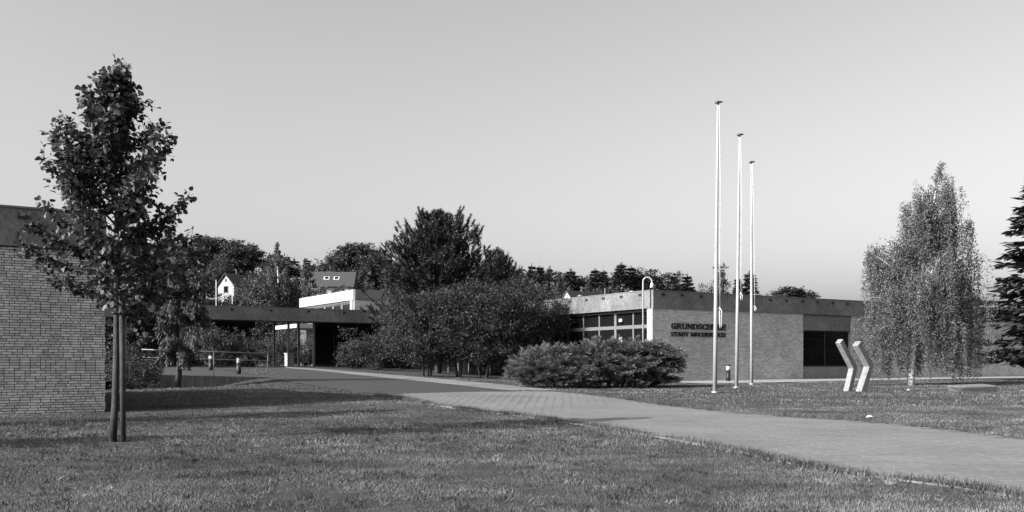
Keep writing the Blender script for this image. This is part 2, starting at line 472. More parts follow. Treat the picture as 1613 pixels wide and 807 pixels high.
# ---- lettering
def seg(a, b, w):
    (x0,z0),(x1,z1) = a, b; dx, dz = x1-x0, z1-z0; l = math.hypot(dx,dz); nx_, nz_ = -dz/l*w/2, dx/l*w/2
    return [(x0+nx_,z0+nz_),(x1+nx_,z1+nz_),(x1-nx_,z1-nz_),(x0-nx_,z0-nz_)]
def arc(cx, cz, rx, rz, a0, a1, tx=0.22, tz=0.11, n=14):
    out = []
    A = [math.radians(a0+(a1-a0)*i/n) for i in range(n+1)]
    for t0, t1 in zip(A[:-1], A[1:]):
        out.append([(cx+rx*math.cos(t0), cz+rz*math.sin(t0)), (cx+rx*math.cos(t1), cz+rz*math.sin(t1)),
                    (cx+(rx-tx)*math.cos(t1), cz+(rz-tz)*math.sin(t1)), (cx+(rx-tx)*math.cos(t0), cz+(rz-tz)*math.sin(t0))])
    return out
def rect(x0, x1, z0, z1): return [(x0,z0),(x1,z0),(x1,z1),(x0,z1)]
def stem(x, w=0.2, top=True, bot=True):
    o = [rect(x, x+w, 0, 1)]
    if bot: o.append(rect(x-0.09, x+w+0.09, 0, 0.11))
    if top: o.append(rect(x-0.09, x+w+0.09, 0.89, 1))
    return o
GL = {
 'I': (0.40, stem(0.1)),
 'L': (0.78, stem(0.1) + [rect(0.3, 0.76, 0, 0.11), rect(0.66, 0.76, 0, 0.33)]),
 'E': (0.84, stem(0.1) + [rect(0.3, 0.8, 0, 0.11), rect(0.7, 0.8, 0, 0.3), rect(0.3, 0.8, 0.89, 1), rect(0.7, 0.8, 0.7, 1), rect(0.3, 0.6, 0.45, 0.55), rect(0.54, 0.62, 0.36, 0.64)]),
 'T': (0.88, [rect(0.34, 0.54, 0, 1), rect(0.22, 0.66, 0, 0.11), rect(0.04, 0.84, 0.89, 1), rect(0.04, 0.13, 0.68, 1), rect(0.75, 0.84, 0.68, 1)]),
 'H': (0.98, stem(0.1) + stem(0.68) + [rect(0.3, 0.68, 0.45, 0.56)]),
 'N': (0.98, stem(0.1, 0.12) + stem(0.76, 0.12, bot=False) + [seg((0.16, 0.95), (0.8, 0.05), 0.22)]),
 'U': (0.98, [rect(0.1, 0.3, 0.35, 1), rect(0.01, 0.39, 0.89, 1), rect(0.74, 0.86, 0.35, 1), rect(0.65, 0.95, 0.89, 1)] + arc(0.48, 0.36, 0.38, 0.38, 180, 360, 0.18, 0.13)),
 'D': (0.94, stem(0.1) + arc(0.42, 0.5, 0.48, 0.5, -90, 90) + [rect(0.3, 0.44, 0, 0.11), rect(0.3, 0.44, 0.89, 1)]),
 'C': (0.90, arc(0.47, 0.5, 0.43, 0.51, 40, 320) + [rect(0.74, 0.84, 0.66, 0.98), rect(0.74, 0.84, 0.1, 0.3)]),
 'G': (0.98, arc(0.47, 0.5, 0.43, 0.51, 40, 330) + [rect(0.74, 0.84, 0.66, 0.98), rect(0.66, 0.86, 0.0, 0.45), rect(0.54, 0.95, 0.37, 0.47)]),
 'S': (0.74, arc(0.37, 0.73, 0.31, 0.28, 50, 265, 0.18, 0.12) + arc(0.37, 0.28, 0.33, 0.29, -130, 92, 0.18, 0.12) + [rect(0.56, 0.65, 0.7, 1), rect(0.05, 0.14, 0, 0.32)]),
 'R': (0.96, stem(0.1) + arc(0.46, 0.73, 0.32, 0.27, -90, 90, 0.19, 0.11) + [rect(0.3, 0.48, 0.89, 1), rect(0.3, 0.48, 0.46, 0.57), seg((0.5, 0.5), (0.82, 0.04), 0.2), rect(0.72, 0.98, 0, 0.11)]),
 'A': (0.96, [seg((0.14, 0.03), (0.48, 1.0), 0.11), seg((0.47, 1.0), (0.82, 0.03), 0.22), rect(0.25, 0.7, 0.28, 0.39), rect(0.0, 0.32, 0, 0.11), rect(0.62, 0.98, 0, 0.11)]),
 'M': (1.14, stem(0.1, 0.12) + stem(0.86, 0.2) + [seg((0.18, 0.97), (0.54, 0.06), 0.2), seg((0.54, 0.06), (0.88, 0.97), 0.1)]),
}
sign = empty('wall_lettering', CORNER, TH, 'black serif letters GRUNDSCHULE STADT MECHERNICH mounted on the brick front wall', 'sign')
def write(text, x0, x1, z, h):
    tot = sum(0.45 if c == ' ' else GL[c][0] for c in text)
    kx = (x1-x0)/tot; x = x0
    for c in text:
        if c == ' ': x += 0.45*kx; continue
        wd, polys = GL[c]
        mb = MB()
        for i, p in enumerate(polys):
            if sum(p[k][0]*p[(k+1) % len(p)][1] - p[(k+1) % len(p)][0]*p[k][1] for k in range(len(p))) < 0: p = p[::-1]
            mb.prism([(x+a*kx, z+b*h) for a, b in p], -0.055 - 0.0006*(i % 7), -0.006)
        mb.build('letter', M_BLACK, sign)
        x += wd*kx
write('GRUNDSCHULE', 1.05, 4.42, 2.68, 0.255)
write('STADT MECHERNICH', 1.05, 4.40, 2.355, 0.19)

# ------------------------------------------------------------------ left brick wing
wing = empty('brick_wing', (-8.2, 19.2, 0), TH, 'near brick school wing at the left edge behind the young tree', 'building')
mb = MB(); mb.box(-9, -0.002, 0.0, 11.0, -0.1, 3.38); mb.build('wall', M_MORTARD, wing)
rs = brick_field([(-9.0, 0.0, 0.12, 3.38)], 0.0515, 0.18, 0.0125)
pick = sorted([k for k, r in enumerate(rs) if r[0] > -2.4 and r[1]-r[0] > 0.05 and r[2] < 2.6], key=lambda k: (abs(rs[k][0]+1.0)*0.6 + abs(rs[k][2]-1.2)))[:300]
ps = set(pick)
for k in pick:
    a, b, c, d = rs[k]; y = -0.004 + R.uniform(-.001, .001)
    P = brick_verts((0, b-a, 0, d-c), 0, 0.035)
    o = link('brick', np_mesh('brick', P, BF, np.full(8, R.random())), M_BRICKL, wing)
    o.location = (a, y, c)
Vb, Tb, vb = brick_mesh([r for k, r in enumerate(rs) if k not in ps])
tag(link('brickwork', np_mesh('brickwork', Vb, Tb, vb), M_BRICKL, wing), kind='stuff')
fascia(wing, -9.0, 0.02, -0.06, 3.40, 4.13, 3.0, 'x', -1, slots=1)
part_box('roof', M_GRAVEL, wing, -9, -0.03, 0.09, 11.0, 3.39, 4.10)

# ------------------------------------------------------------------ covered walkway linking the wings
walk = empty('covered_walkway', CORNER, TH, 'flat concrete walkway roof on thin columns linking the school wings', 'walkway')
WY = 21.7
fascia(walk, -27.0, -0.06, WY, 3.60, 4.34, 4.3, 'x', -1, slots=2)
part_box('roof', M_GRAVEL, walk, -27, -0.06, WY+0.145, WY+3.4, 3.64, 4.28)
def g_at(x, y):
    p = CORNER + D*x + DN*y; return float(gz(p.x, p.y))
for x in (-18.0, -13.5, -9.0, -7.45, -3.0):
    for yy in (WY+0.35, WY+3.0):
        mb = MB(); mb.box(x-.055, x+.055, yy-.055, yy+.055, g_at(x, yy)-0.1, 3.64); mb.build('column', M_STEEL, walk)
for x0, x1, nb_ in ((-26.9, -10.4, 11), (-6.8, -0.1, 5)):
    mb = MB()
    bw_ = (x1-x0-.08)/nb_
    for k in range(nb_+1): mb.box(x0+k*bw_, x0+k*bw_+0.08, WY+2.2, WY+2.3, 0.3, 3.62)
    mb.box(x0, x1, WY+2.21, WY+2.29, 0.3, 1.1); mb.box(x0, x1, WY+2.21, WY+2.29, 3.4, 3.63)
    gf = mb.build('glazing_frame', M_BLACK, walk)
    for k in range(nb_): part_box('pane', M_GLASS, gf, x0+k*bw_+.08, x0+(k+1)*bw_, WY+2.245, WY+2.255, 1.1, 3.4)
# walkway floor slab
mb = MB()
for k in range(27):
    x0, x1 = -27.0+k, -26.0+k
    for y0, y1 in ((WY-0.3, WY+1.6), (WY+1.6, WY+3.6)):
        vs = []
        for (x, y) in ((x0,y0),(x1,y0),(x1,y1),(x0,y1)):
            p = CORNER + D*x + DN*y; vs.append((p.x, p.y, float(gz(p.x, p.y)) + 0.03))
        mb.add(vs, [(0,1,2,3)])
tag(mb.build('walkway_floor', M_FOOT), kind='structure')

# low white block and second flat roof in the courtyard behind the walkway
p = at(460, 578, 60); zg = float(gz(p.x, p.y))
bl = empty('white_block', (p.x, p.y, zg), TH, 'small white box standing in the courtyard seen through the walkway', 'box')
mb = MB(); mb.box(-.38, .02, -.3, .3, -.1, 0.78); mb.build('side', M_RENDER, bl)
mb = MB(); mb.box(-.42, .06, -.34, .34, 0.783, 0.84); mb.build('lid', M_RENDER, bl)
p = at(470, 514, 66)
pv = empty('courtyard_canopy', (p.x, p.y, float(gz(p.x, p.y))), TH, 'small flat canopy roof in the courtyard behind the walkway', 'canopy')
zc = p.z - pv.location.z
mb = MB(); mb.box(-0.2, 4.5, -0.2, 4.5, zc-0.12, zc+0.16); mb.build('roof', M_RENDER, pv)
for (x, y) in ((0, 0), (4.2, 0), (0, 4.2), (4.2, 4.2)):
    mb = MB(); mb.box(x-.05, x+.05, y-.05, y+.05, -0.2, zc-0.12); mb.build('post', M_STEEL, pv)

# ------------------------------------------------------------------ upper school block behind
UP = Vector((-10.4, 63.0, 0))
up = empty('upper_school_block', (UP.x, UP.y, 0), TH, 'upper school block with fascia whitened on its sunlit side and window band above the walkway', 'building')
mb = MB(); mb.box(0.0, 7.0, 0.0, 0.4, 2.5, 5.33); mb.build('wall', M_MORTAR, up)
mb = MB(); mb.box(0.02, 7.0, 0.05, 10.6, 0.3, 2.49); mb.box(0.02, 0.3, 0.76, 10.6, 2.49, 4.0); mb.build('lower_wall', M_STEEL, up)
Vb, Tb, vb = brick_mesh(brick_field([(0.0, 7.0, 2.6, 5.32)], 0.0650, 0.22, 0.010))
tag(link('brickwork', np_mesh('brickwork', Vb, Tb, vb), M_BRICK, up), kind='stuff')
for k in range(2): part_box('fascia_panel', M_CONC, up, 0.0+3.5*k, 3.48+3.5*k, -0.06, 0.1, 5.34, 6.02)
for k in range(3): part_box('fascia_panel', M_RENDER, up, -0.06, 0.08, 0.11+3.5*k, 3.59+3.5*k, 5.34, 6.02)  # sunlit side panels get white render, sunlight put into their colour
part_box('roof', M_GRAVEL, up, 0.09, 7, 0.12, 10.6, 5.3, 5.95)
part_box('corner_pier', M_RENDER, up, -0.03, 0.2, 0.41, 0.75, 2.5, 5.33)
part_box('interior_wall', M_DARK, up, 1.5, 1.6, 0.6, 10.5, 0.5, 5.3)
for k in range(6):
    y0 = 0.9 + 1.6*k
    for z0_, z1_ in ((4.62, 5.18), (4.02, 4.46)):
        wf = MB(); wf.box(0.08, 0.16, y0, y0+0.14, z0_, z1_); wf.box(0.08, 0.16, y0+1.44, y0+1.59, z0_, z1_); wf.box(0.08, 0.16, y0+.14, y0+1.44, z1_-0.06, z1_)
        wf.box(0.08, 0.16, y0+.14, y0+1.44, z0_, z0_+0.06)
        f_ = wf.build('window', M_FRAME, up)
        part_box('pane', M_GLASS, f_, 0.115, 0.125, y0+.14, y0+1.44, z0_+.06, z1_-.06)
part_box('sill_band', M_RENDER, up, 0.03, 0.2, 0.76, 10.6, 4.463, 4.617)
part_box('head_band', M_STEEL, up, 0.03, 0.2, 0.76, 10.6, 5.183, 5.335)

# ------------------------------------------------------------------ retaining wall, terrace and railing
W0, W1 = Vector((-13.7, 36.9, 0)), Vector((-10.0, 39.3, 0))
wd = (W1-W0).normalized(); wn_ = Vector((-wd.y, wd.x, 0)); WLEN = (W1-W0).length
ret = empty('retaining_wall', W0, math.atan2(wd.y, wd.x), 'low stained concrete retaining wall tapering into the asphalt below the railing', 'wall')
mb = MB()
n = 12
for k in range(n):
    a, b = k/n*WLEN, (k+1)/n*WLEN
    za, zb = 0.69-0.13*a/WLEN, 0.69-0.13*b/WLEN
    vs = [(a,0,-.5),(b,0,-.5),(b,.22,-.5),(a,.22,-.5),(a,0,za),(b,0,zb),(b,.22,zb),(a,.22,za)]
    fs = [(4,5,6,7),(0,1,5,4),(2,3,7,6)] + ([(3,0,4,7)] if k == 0 else []) + ([(1,2,6,5)] if k == n-1 else [])
    mb.add(vs, fs)
mb.build('wall_face', M_RET, ret)
mb = MB(); mb.box(-0.30, -0.003, -0.03, 0.26, -.5, 0.72); mb.build('end_pier', M_RET, ret)
# terrace surface behind the wall
Vt, Tt = [], []
nu, nv = 14, 16
for j in range(nv+1):
    for i in range(nu+1):
        a = -9 + (WLEN+9)*i/nu; b = 0.22 + j/nv*13.5
        p = W0 + wd*a + wn_*b
        Vt.append((p.x, p.y, max(float(gz0(p.x, p.y)) + 0.016, 0)))
for j in range(nv):
    for i in range(nu):
        q_ = j*(nu+1)+i; Tt += [(q_, q_+1, q_+nu+2), (q_, q_+nu+2, q_+nu+1)]
tag(link('terrace', np_mesh('terrace', Vt, Tt, smooth=True), M_ASPH), kind='structure')
rail = empty('railing', W0, math.atan2(wd.y, wd.x), 'thin metal pipe railing on top of the retaining wall', 'railing')
def tz(a): return 0.69-0.13*a/WLEN
for a in (0.1, 2.15, WLEN-0.05):
    mb = MB(); mb.tube([(a, .1, tz(a)-0.05), (a, .1, tz(a)+0.98)], 0.022, 8); mb.build('post', M_RAIL, rail, True)
for h in (0.98, 0.68):
    mb = MB(); mb.tube([(-.6, .1, tz(0)+h), (WLEN-.05, .1, tz(WLEN)+h)], 0.02, 8); mb.build('rail', M_RAIL, rail, True)

# bollard lights
def bollard(px, py, label, g=gz0, Y=None):
    x, y, z = ray(px, py, g)
    if Y: x, y = (px-CX)/F*Y, Y; z = float(g(x, y))
    o = empty('bollard_light', (x, y, z), 0, label, 'bollard', 'bollard lights around the school')
    mb = MB(); mb.tube([(0,0,-.1),(0,0,.45)], .10, 14); mb.build('post', M_BLACK, o, True)
    mb = MB(); mb.tube([(0,0,.45),(0,0,.50)], .105, 14); mb.build('collar', M_BLACK, o, True)
    mb = MB(); mb.tube([(0,0,.5),(0,0,.70)], .09, 14); mb.build('lamp_head', M_WHITE, o, True)
    mb = MB(); mb.tube([(0,0,.70),(0,0,.75)], [.105, .08], 14); mb.build('cap', M_BLACK, o, True)
    return o
bollard(376, 590, 'bollard light behind the railing, nearer to its free right end')
bollard(332, 584, 'bollard light behind the railing, nearer to the cypress')
bollard(1147, 600, 'bollard light at the foot of the brick wall between the flagpoles', gz, 42.9)

# ------------------------------------------------------------------ flagpoles
def flagpole(pb, pt, Y, r, label, rope):
    b = at(pb[0], pb[1], Y); t = at(pt[0], pt[1], Y)
    zg = float(gz(b.x, b.y)); h = t.z - zg; lean = t.x - b.x
    o = empty('flagpole', (b.x, b.y, zg), 0, label, 'flagpole', 'white flagpoles on the lawn')
    mb = MB(); mb.tube([(lean*k, 0, -0.1 + (h+0.1)*k) for k in (0, .35, .7, 1)], [r, r*.84, r*.62, r*.44], 14)
    mb.build('pole', M_POLE, o, True)
    mb = MB(); mb.tube([(lean-0.09, 0, h-0.01), (lean+0.13, 0, h+0.03)], 0.028, 8); mb.tube([(lean, 0, h-0.06), (lean, 0, h+0.05)], r*.62, 10)
    mb.build('truck', M_BLACK, o, True)
    mb = MB(); zc = rope[0]; mb.tube([(lean*.25+r*.9, -.02, zc), (lean*.25+r*.9+.07, -.02, zc)], .016, 6); mb.tube([(lean*.25+r*.9+.06, -.02, zc-.09), (lean*.25+r*.9+.06, -.02, zc+.09)], .014, 6)
    mb.build('cleat', M_RAIL, o, True)
    mb = MB(); ro = r*0.9+.05
    mb.tube([(lean+r*.5, -.02, h-.03), (lean*.7+ro*.9, -.02, h*.7), (lean*.4+ro, -.02, h*.45), (lean*.25+ro+.02, -.02, zc+.05)], .011, 5)
    mb.tube([(lean*.25+ro, -.03, zc+.05), (lean*.25+ro+.07, -.03, zc-.05), (lean*.25+ro+.06, -.03, zc-rope[1]), (lean*.25+ro+.02, -.03, zc-rope[1]-.02), (lean*.25+ro, -.03, zc-.05)], .018, 5)
    mb.build('halyard', M_ROPE, o, True)
    mb = MB(); mb.tube([(0,0,-.05),(0,0,.05)], r*1.6, 14); mb.build('foot_collar', M_RAIL, o, True)
flagpole((1126,619), (1131,162), 29.6, .070, 'tallest looking white flagpole, nearest of the three, with loose rope', (2.6, .55))
flagpole((1160,611), (1165,213), 34.0, .067, 'middle one of the three white flagpoles on the lawn', (3.35, .2))
flagpole((1184,607), (1183.5,256), 38.2, .067, 'farthest of the three white flagpoles, closest to the brick wall', (3.1, .15))

# gooseneck lamp in front of the entrance
p = at(1013, 590, 40)
lp = empty('gooseneck_lamp', (p.x, p.y, float(gz(p.x, p.y))), 0, 'white gooseneck lamp post beside the entrance behind the juniper', 'lamp')
h = at(1013, 437, 40).z - lp.location.z
r_ = 0.185
mb = MB(); mb.tube([(0,0,-.1),(0,0,h-r_)] + [(r_-r_*math.cos(a), 0, h-r_+r_*math.sin(a)) for a in [math.pi*k/12 for k in range(1, 13)]] + [(2*r_, 0, h-r_-.1)], 0.032, 10)
mb.build('post', M_POLE, lp, True)
mb = MB(); mb.tube([(2*r_,0,h-r_-.05),(2*r_,0,h-r_-.16),(2*r_,0,h-r_-.26)], [.05, .075, .085], 12); mb.build('lamp_head', M_WHITE, lp, True)

# ------------------------------------------------------------------ sculpture of two bent beams
def beam(pts, half, twist):
    """square beam swept along a planar polyline (x,z) with mitred corner, width along y"""
    P = [Vector((a, 0, b)) for a, b in pts]; rings = []
    for i, p in enumerate(P):
        d0 = (P[i]-P[i-1]).normalized() if i else (P[1]-P[0]).normalized()
        d1 = (P[i+1]-P[i]).normalized() if i < len(P)-1 else d0
        n0 = Vector((-d0.z, 0, d0.x)); n1 = Vector((-d1.z, 0, d1.x)); m = (n0+n1).normalized(); m = m/ max(.4, m.dot(n0))
        rings.append([p - m*half + Vector((0,-half,0)), p + m*half + Vector((0,-half,0)), p + m*half + Vector((0,half,0)), p - m*half + Vector((0,half,0))])
    vs = [v for r in rings for v in r]; fs = [(3,2,1,0), tuple(range(len(vs)-4, len(vs)))]
    for i in range(len(P)-1):
        for k in range(4): fs.append((i*4+k, i*4+(k+1) % 4, i*4+4+(k+1) % 4, i*4+4+k))
    return vs, fs
SY = 30.7; sx, sy, sz = ray(1350, 617)
sc = empty('abstract_sculpture', (sx, sy, sz), 0, 'concrete sculpture of two upright beams bent like arrowheads on the lawn', 'sculpture')
k_ = sy/F
def bent(foot, elbow, top, half, dy, rz):
    pts = [((foot[0]-1350)*k_, (617-foot[1])*k_ - 0.12), ((elbow[0]-1350)*k_, (617-elbow[1])*k_), ((top[0]-1350)*k_, (617-top[1])*k_)]
    x0 = pts[0][0]; vs, fs = beam([((a-x0)/math.cos(rz), b) for a, b in pts], half, 0)
    mb = MB(); mb.add(vs, fs); o = mb.build('bent_beam', M_SCULPT, sc)
    o.location = (x0, dy, 0); o.rotation_euler = (0, 0, rz)
    bv = o.modifiers.new('bevel', 'BEVEL'); bv.width = 0.02; bv.segments = 2
    return o
bent((1352, 620), (1373, 577), (1347, 541), 0.112, -0.05, math.radians(34))
bent((1340, 617), (1353, 580), (1324, 537), 0.10, 0.36, math.radians(34))

# flat stone slab at the right, litter
x, y, z = ray(1522, 617)
sb = empty('stone_slab', (x, y, z), 0.2, 'low pale stone slab lying on the lawn right of the birch', 'stone')
mb = MB(); mb.add([(-.55,-.4,.16),(.9,-.35,.2),(1.0,.5,.24),(-.4,.5,.2),(-.3,-.3,-.1),(.8,-.25,-.1),(.9,.4,-.1),(-.3,.4,-.1)], [(0,1,2,3),(4,7,6,5),(0,4,5,1),(1,5,6,2),(2,6,7,3),(3,7,4,0)])
o = mb.build('slab', M_STONE, sb); bv = o.modifiers.new('bevel', 'BEVEL'); bv.width = .05; bv.segments = 3
for (a, b, lab) in ((1432, 617.5, 'scrap of white paper on the lawn near the birch trunk'), (1371, 662, 'scrap of white paper at the edge of the paved path')):
    x, y, z = ray(a, b)
    mb = MB(); mb.add([(-.07,-.04,.03),(.02,-.05,.05),(.07,-.02,.03),(.06,.04,.05),(-.02,.05,.07),(-.07,.03,.03)], [(0,1,5),(1,4,5),(1,2,3),(1,3,4)])
    o = mb.build('paper_scrap', M_WHITE); o.location = (x, y, z+.02); tag(o, lab, 'paper', 'paper scraps on the lawn')

# ------------------------------------------------------------------ leaves and branches
def norm(a): return a/np.maximum(np.linalg.norm(a, axis=-1, keepdims=True), 1e-9)
T_HEART = (np.array([(0,0,0),(.3,.46,.10),(.72,.32,.06),(1,0,-.06),(.72,-.32,.06),(.3,-.46,.10)]), np.array([(0,3,2),(0,2,1),(0,5,4),(0,4,3)]))
T_LEAF = (np.array([(0,0,0),(.5,.36,.08),(1,0,0),(.5,-.36,.08)]), np.array([(0,2,1),(0,3,2)]))
T_NEEDLE = (np.array([(0,.5,0),(0,-.5,0),(1,0,0)]), np.array([(0,1,2)]))
def scatter(P, A, N, L, W, tmpl, v=None, rng=R):
    """place a leaf template at P with axis A, normal hint N, length L, width W"""
    A = norm(A); B = norm(np.cross(N, A)); C = np.cross(A, B)
    tv, tf = tmpl; n, k = len(P), len(tv)
    L = np.broadcast_to(L, n); W = np.broadcast_to(W, n)
    V = P[:, None] + tv[None, :, 0, None]*(A*L[:, None])[:, None] + tv[None, :, 1, None]*(B*W[:, None])[:, None] + tv[None, :, 2, None]*(C*W[:, None])[:, None]
    T = tf[None] + (np.arange(n)*k)[:, None, None]
    v = rng.random(n) if v is None else v
    return V.reshape(-1, 3), T.reshape(-1, 3), np.repeat(v, k)
def join(parts):
    Vs, Ts, vs, o = [], [], [], 0
    for V, T, v in parts: Vs.append(V); Ts.append(T+o); vs.append(v); o += len(V)
    return np.concatenate(Vs), np.concatenate(Ts), np.concatenate(vs)
def rdir(n, rng): return norm(rng.normal(size=(n, 3)))
def curve(p0, p1, sag, n, rng, wob=0.0):
    t = np.linspace(0, 1, n)[:, None]; p0 = np.array(p0, float); p1 = np.array(p1, float)
    P = p0*(1-t) + p1*t; P[:, 2] += sag*4*(t*(1-t))[:, 0]
    if wob: P[1:-1] += rng.normal(0, wob, (n-2, 3))
    return P

def young_tree(seed, H=5.12):
    rng = np.random.default_rng(seed); mb = MB(); P, A = [], []
    tr = np.array([(0,0,-.1),(.035,0,.5),(.05,.01,1.2),(.06,0,2.0),(.05,.02,3.0),(.03,0,4.2),(.05,0,H-.15)])
    mb.tube(tr, [.052,.045,.042,.038,.028,.016,.005], 9)
    def trunk_at(z): return np.array([np.interp(z, tr[:,2], tr[:,0]), np.interp(z, tr[:,2], tr[:,1]), z])
    nb = 62
    for k in range(nb):
        u = k/(nb-1); z = 1.72 + (H-0.35-1.72)*u**0.95
        az = k*2.39996 + rng.normal(0, .5)
        prof = np.interp(u, [0, .12, .3, .5, .7, .85, 1], [.88, 1.18, 1.22, 1.0, .68, .42, .14])
        ln = prof*rng.choice([.65, .9, 1.0, 1.05, 1.15])*rng.uniform(.9, 1.08); el = math.radians(np.interp(u, [0, .25, 1], [6, 34, 58]) + rng.normal(0, 10))
        b0 = trunk_at(z); d = np.array([math.cos(az)*math.cos(el), math.sin(az)*math.cos(el), math.sin(el)])
        b1 = b0 + d*ln; C = curve(b0, b1, -0.05*ln, 6, rng, .015)
        mb.tube(C, np.linspace(.017, .004, 6), 5, False)
        nt_ = int(10 + ln*27)
        for j in range(nt_):
            s = rng.uniform(.18, 1.0); q0 = C[0]*(1-s) + C[-1]*s + (0, 0, -.05*ln*4*s*(1-s))
            td = norm(d*0.6 + rng.normal(0, .65, 3) + (0, 0, .12)); tl = rng.uniform(.10, .34)*(1.1-.5*s)
            mb.tube([q0, q0+td*tl], [.005, .002], 3, False)
            nl = max(3, int(tl/.034))
            for m_ in range(nl):
                f = (m_+rng.random())/nl; P.append(q0+td*tl*f); A.append(td*.35 + rng.normal(0, .6, 3) + (0, 0, -.45))
        for m_ in range(int(ln*16)):
            s = rng.uniform(.3, 1.03); P.append(C[0]*(1-s)+C[-1]*s); A.append(d*.3 + rng.normal(0, .6, 3) + (0, 0, -.4))
    for m_ in range(60): z = rng.uniform(H-.8, H); P.append(trunk_at(min(z, H-.15)) + (0,0,max(0,z-H+.15))); A.append(rng.normal(0, .7, 3) + (0,0,.1))
    P = np.array(P); A = norm(np.array(A)); P = P + A*.03
    N = norm(rng.normal(0, .55, (len(P), 3)) + (0, 0, 1) + 0*P)
    sz = rng.uniform(.045, .10, len(P))
    return mb.mesh('trunk', True), np_mesh('crown', *scatter(P, A, N, sz, sz*.95, T_HEART, rng=rng))

def make_tree(name, trunk_me, crown_me, loc, tm, cm, label, cat='tree', group=None, scale=1, rz=0):
    o = empty(name, loc, rz, label, cat, group); o.scale = (scale,)*3 if not hasattr(scale, '__len__') else scale
    link('trunk', trunk_me, tm, o); link('crown', crown_me, cm, o)
    return o

x, y, z = ray(183, 697)
tme, cme = young_tree(3)
make_tree('young_tree', tme, cme, (x-.05, y, z), M_BARKY, L_LIME, 'young broadleaf tree tied to a stake on the lawn before the brick wing', 'tree')
stx, sty, stz = ray(193, 697)
stk = empty('tree_stake', (stx+.01, sty, stz), 0, 'straight wooden stake standing right beside the young tree trunk', 'stake')
mb = MB(); mb.tube([(0,0,-.2),(-.01,0,1.0),(-.025,0,1.95)], [.037,.036,.034], 10); mb.build('post', M_BARKY, stk, True)
mb = MB(); mb.tube([(-.06,-.05,1.72),(.02,-.055,1.74),(.045,0,1.74),(.0,.05,1.73),(-.12,.05,1.72),(-.16,0,1.72),(-.12,-.05,1.72),(-.06,-.05,1.72)], .012, 6); mb.build('tie', M_BLACK, stk, True)
for (x, y, sc_, rz_, lab) in ((-11.0, 14.0, 1.15, 2.0, 'young tree left of the picture whose long shadow crosses the lawn below the wing'),
                            (-12.3, 8.9, 1.0, 4.0, 'young tree far left of the picture whose shadow reaches the staked tree')):
    make_tree('young_tree', tme, cme, (x, y, float(gz(x, y))), M_BARKY, L_LIME, lab, 'tree', scale=(1.0, 1.0, sc_), rz=rz_)

def cloud_tree(seed, stems, lobes, n_clump, n_leaf, spread, lsize, tmpl=T_LEAF, up=0.3, rad=.06, droop=-.2, wid=.9, bark_n=6, surf=.55):
    """stems: list of base->top polylines; lobes: (cx,cy,cz,rx,ry,rz). clumps near lobe surfaces, limbs from stems"""
    rng = np.random.default_rng(seed); mb = MB()
    for s in stems: mb.tube(s, np.linspace(rad, rad*.35, len(s)), bark_n)
    lob = np.array(lobes, float); wgt = lob[:,3]*lob[:,4]*lob[:,5]; wgt = wgt**.8/np.sum(wgt**.8)
    ids = rng.choice(len(lob), n_clump, p=wgt)
    u = rdir(n_clump, rng); r = rng.uniform(surf, 1.0, n_clump)**.7
    C = lob[ids, :3] + u*lob[ids, 3:]*r[:, None]
    SP = np.concatenate([np.array(a)*(1-t)+np.array(b)*t for s in stems for a, b in zip(s[:-1], s[1:]) for t in (0, .25, .5, .75)] ).reshape(-1, 3)
    for k in range(0, n_clump, 3):
        c = C[k]; cand = SP[SP[:,2] < c[2] - .05]
        if len(cand) == 0: cand = SP
        b = cand[np.argmin(np.linalg.norm(cand-c, axis=1) - .3*cand[:,2])]
        mb.tube(curve(b, c, .08*np.linalg.norm(c-b), 4, rng), np.linspace(rad*.4, rad*.08, 4), 4, False)
    n = n_clump*n_leaf
    cs = np.repeat(C, n_leaf, 0); sp = np.repeat(spread*rng.uniform(.6, 1.4, n_clump), n_leaf)
    P = cs + rng.normal(0, 1, (n, 3))*sp[:, None]*np.array([1, 1, .75])
    A = rng.normal(0, .7, (n, 3)) + np.repeat(u, n_leaf, 0)*.5 + (0, 0, droop)
    N = rng.normal(0, .6, (n, 3)) + (0, 0, 1) + np.repeat(u, n_leaf, 0)*.4
    sz = lsize*rng.uniform(.6, 1.3, n)
    keep = P[:, 2] > .03
    v = np.clip(np.repeat(rng.uniform(.15, .85, n_clump), n_leaf)*.6 + rng.random(n)*.4, 0, 1)
    return mb.mesh('trunk', True), np_mesh('crown', *scatter(P[keep], A[keep], N[keep], sz[keep], sz[keep]*wid, tmpl, v[keep], rng))

